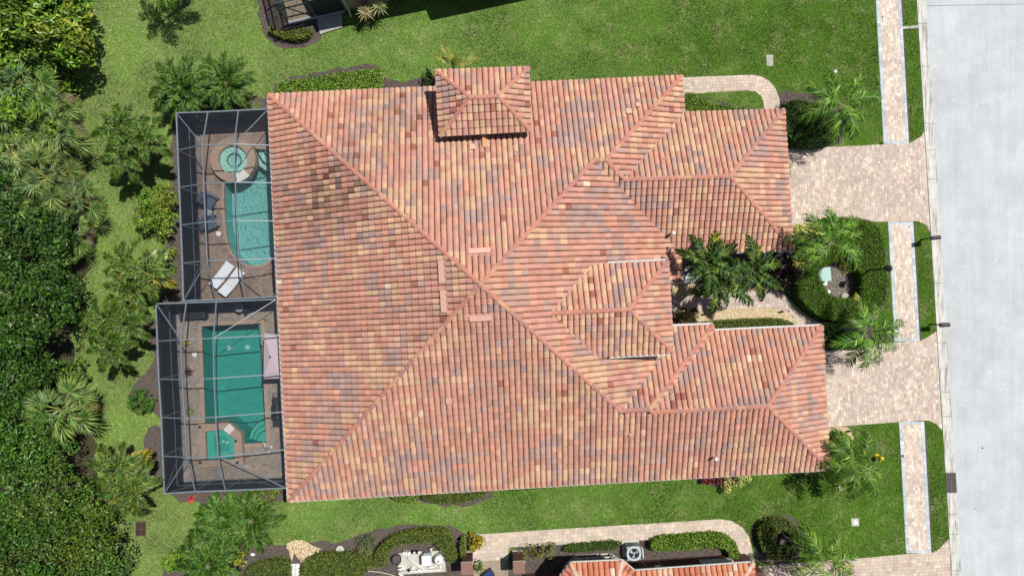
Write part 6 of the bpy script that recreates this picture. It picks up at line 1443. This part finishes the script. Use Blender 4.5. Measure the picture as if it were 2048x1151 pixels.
c = P(793, 1118, .35); t = thing('plant_pot', 'round black pot with brown soil beside the equipment pad', 'planter', (c[0], c[1], 0)); MB().lathe((c[0], c[1], 0), [(.24, 0), (.30, .35), (.31, .37), (.27, .37), (.26, .3)], 22).build('pot', MAT['black_plastic'], t, True); MB().lathe((c[0], c[1], .28), [(.255, 0), (.25, .02), (.1, .04)], 16).build('soil', MAT['mulch'], t)
t = thing('pool_plumbing', 'white plastic pipes running across the equipment pad', 'pipes', (*P(830, 1125, 0)[:2], .06)); z = .22
def pp(*l): return [P(x, y, zz) for x, y, zz in l]
for l, r in ((((797, 1106, .3), (841, 1103, .3)), .055), (((815, 1114, .25), (849, 1139, .25)), .05), (((797, 1143, .2), (840, 1141, .2), (880, 1138, .2), (880, 1128, .2)), .055), (((795, 1131, .2), (808, 1130, .2)), .06), (((795, 1138, .2), (809, 1136, .2)), .06), (((797, 1146, .2), (808, 1152, .1)), .05), (((856, 1133, .2), (868, 1133, .2)), .045)):
    MB().tube(pp(*l), r, 8).build('pipe', MAT['pvc'], t, True)
for q in ((806, 1133), (818, 1138), (838, 1138), (826, 1133)): c = P(*q, .1); MB().lathe((c[0], c[1], .06), [(.08, 0), (.09, .2), (.05, .26)], 12).build('valve', MAT['white' if q[0] != 818 else 'black'], t)
for q in ((808, 1104), (813, 1104), (818, 1104)): c = P(*q, .3); MB().box((c[0], c[1], .06), .1, .16, .4).build('actuator', MAT['white'], t)
for q in ((825, 1103), (834, 1103)): c = P(*q, .3); MB().box((c[0], c[1], .06), .14, .12, .38).build('actuator', MAT['black'], t)
c = P(862, 1098, .5); t = thing('backflow_valve', 'pale blue pipe valve standing at the curved hedge', 'valve', (c[0], c[1], 0)); MB().tube([(c[0]-.1, c[1], 0), (c[0]-.1, c[1], .4), (c[0]+.1, c[1]+.05, .4), (c[0]+.1, c[1]+.05, 0)], .035, 8).build('pipe', MAT['steel'], t); MB().lathe((c[0], c[1], .4), [(.06, 0), (.07, .1), (.02, .14)], 10).build('body', MAT['white'], t)
b = MB(); b.tube([P(736, 1141, .03), P(760, 1143, .03), P(785, 1149, .03), P(800, 1156, .03)], .028, 6); tag(b.build('garden_hose', MAT['hose']), 'pale green garden hose trailing over the mulch at the bottom', 'hose')
c = P(680, 1098, .15); t = thing('birdbath', 'small pale round dish in the mulch above the bottom hedge', 'dish', (c[0], c[1], 0)); MB().lathe((c[0], c[1], 0), [(.15, 0), (.23, .14), (.24, .16), (.2, .16), (.08, .1)], 20).build('bowl', MAT['trim'], t, True); MB().lathe((c[0], c[1], .11), [(.19, 0), (.05, .01)], 16).build('filling', MAT['mint'], t)
t = thing('stepping_slab', 'white stone slab between the two broad bottom hedges', 'slab', (*P(588, 1140, 0)[:2], 0))
for k in range(4):
    y = 1126+k*11
    for x in (582, 591): MB().prism(ccw([tuple(p) for p in pxl([(x, y), (x+8.4, y-.4), (x+8.8, y+10), (x+.4, y+10.4)])]), 0, .05).build('paving_stone', MAT['pale_stone'], t)

# ------------------------------------------------------------------ grass blades over the lawns in view
def grass(n):
    px = rng.uniform([-40, -40], [2090, 1190], (n, 2)); d = np.column_stack([(px[:, 0]-1024)/F, -(px[:, 1]-575.5)/F, -np.ones(n)])@R.T
    p = (C0+d*(-H/d[:, 2])[:, None])[:, :2]; k = ~inpoly(p, house_plan) & ~inpoly(p, deck_a_poly) & ~inpoly(p, deck_b_poly)
    for pl in NO_GRASS: k &= ~inpoly(p, pl)
    p = p[k]; m = len(p); a = rng.uniform(0, 6.283, m); u = np.column_stack([np.cos(a), np.sin(a), np.zeros(m)]); s = np.column_stack([-u[:, 1], u[:, 0], np.zeros(m)])
    L = rng.uniform(.05, .13, (m, 1)); hh = rng.uniform(.02, .07, (m, 1)); b = np.column_stack([p, np.zeros(m)])
    tip = b+u*L+np.array([0, 0, 1.])*hh; w_ = s*rng.uniform(.012, .028, (m, 1))
    v = np.stack([b-w_, b+w_, tip], 1).reshape(-1, 3)
    f = np.clip((p[:, 0]+8)/26+.25*np.sin(p[:, 0]*.7+p[:, 1]*.45), 0, 1)[:, None]
    dry = np.array([(.064, .146, .018), (.118, .222, .036), (.185, .282, .064), (.32, .34, .14)])[rng.choice(4, m, p=(.3, .38, .22, .1))]; lush = np.array([(.028, .082, .005), (.064, .148, .010), (.112, .205, .020), (.175, .245, .045)])[rng.choice(4, m, p=(.33, .4, .2, .07))]
    o = obj_np('grass', v, 3, (dry*(1-f)+lush*f)*(1+rng.normal(0, .26, (m, 1))).clip(.4, 1.9)*(1+.34*patch(p))[:, None]*(1-np.array([.05, -.02, .2])*patch(p[:, ::-1]*1.7)[:, None]), MAT['grass']); tag(o, kind='stuff')
grass(620000)
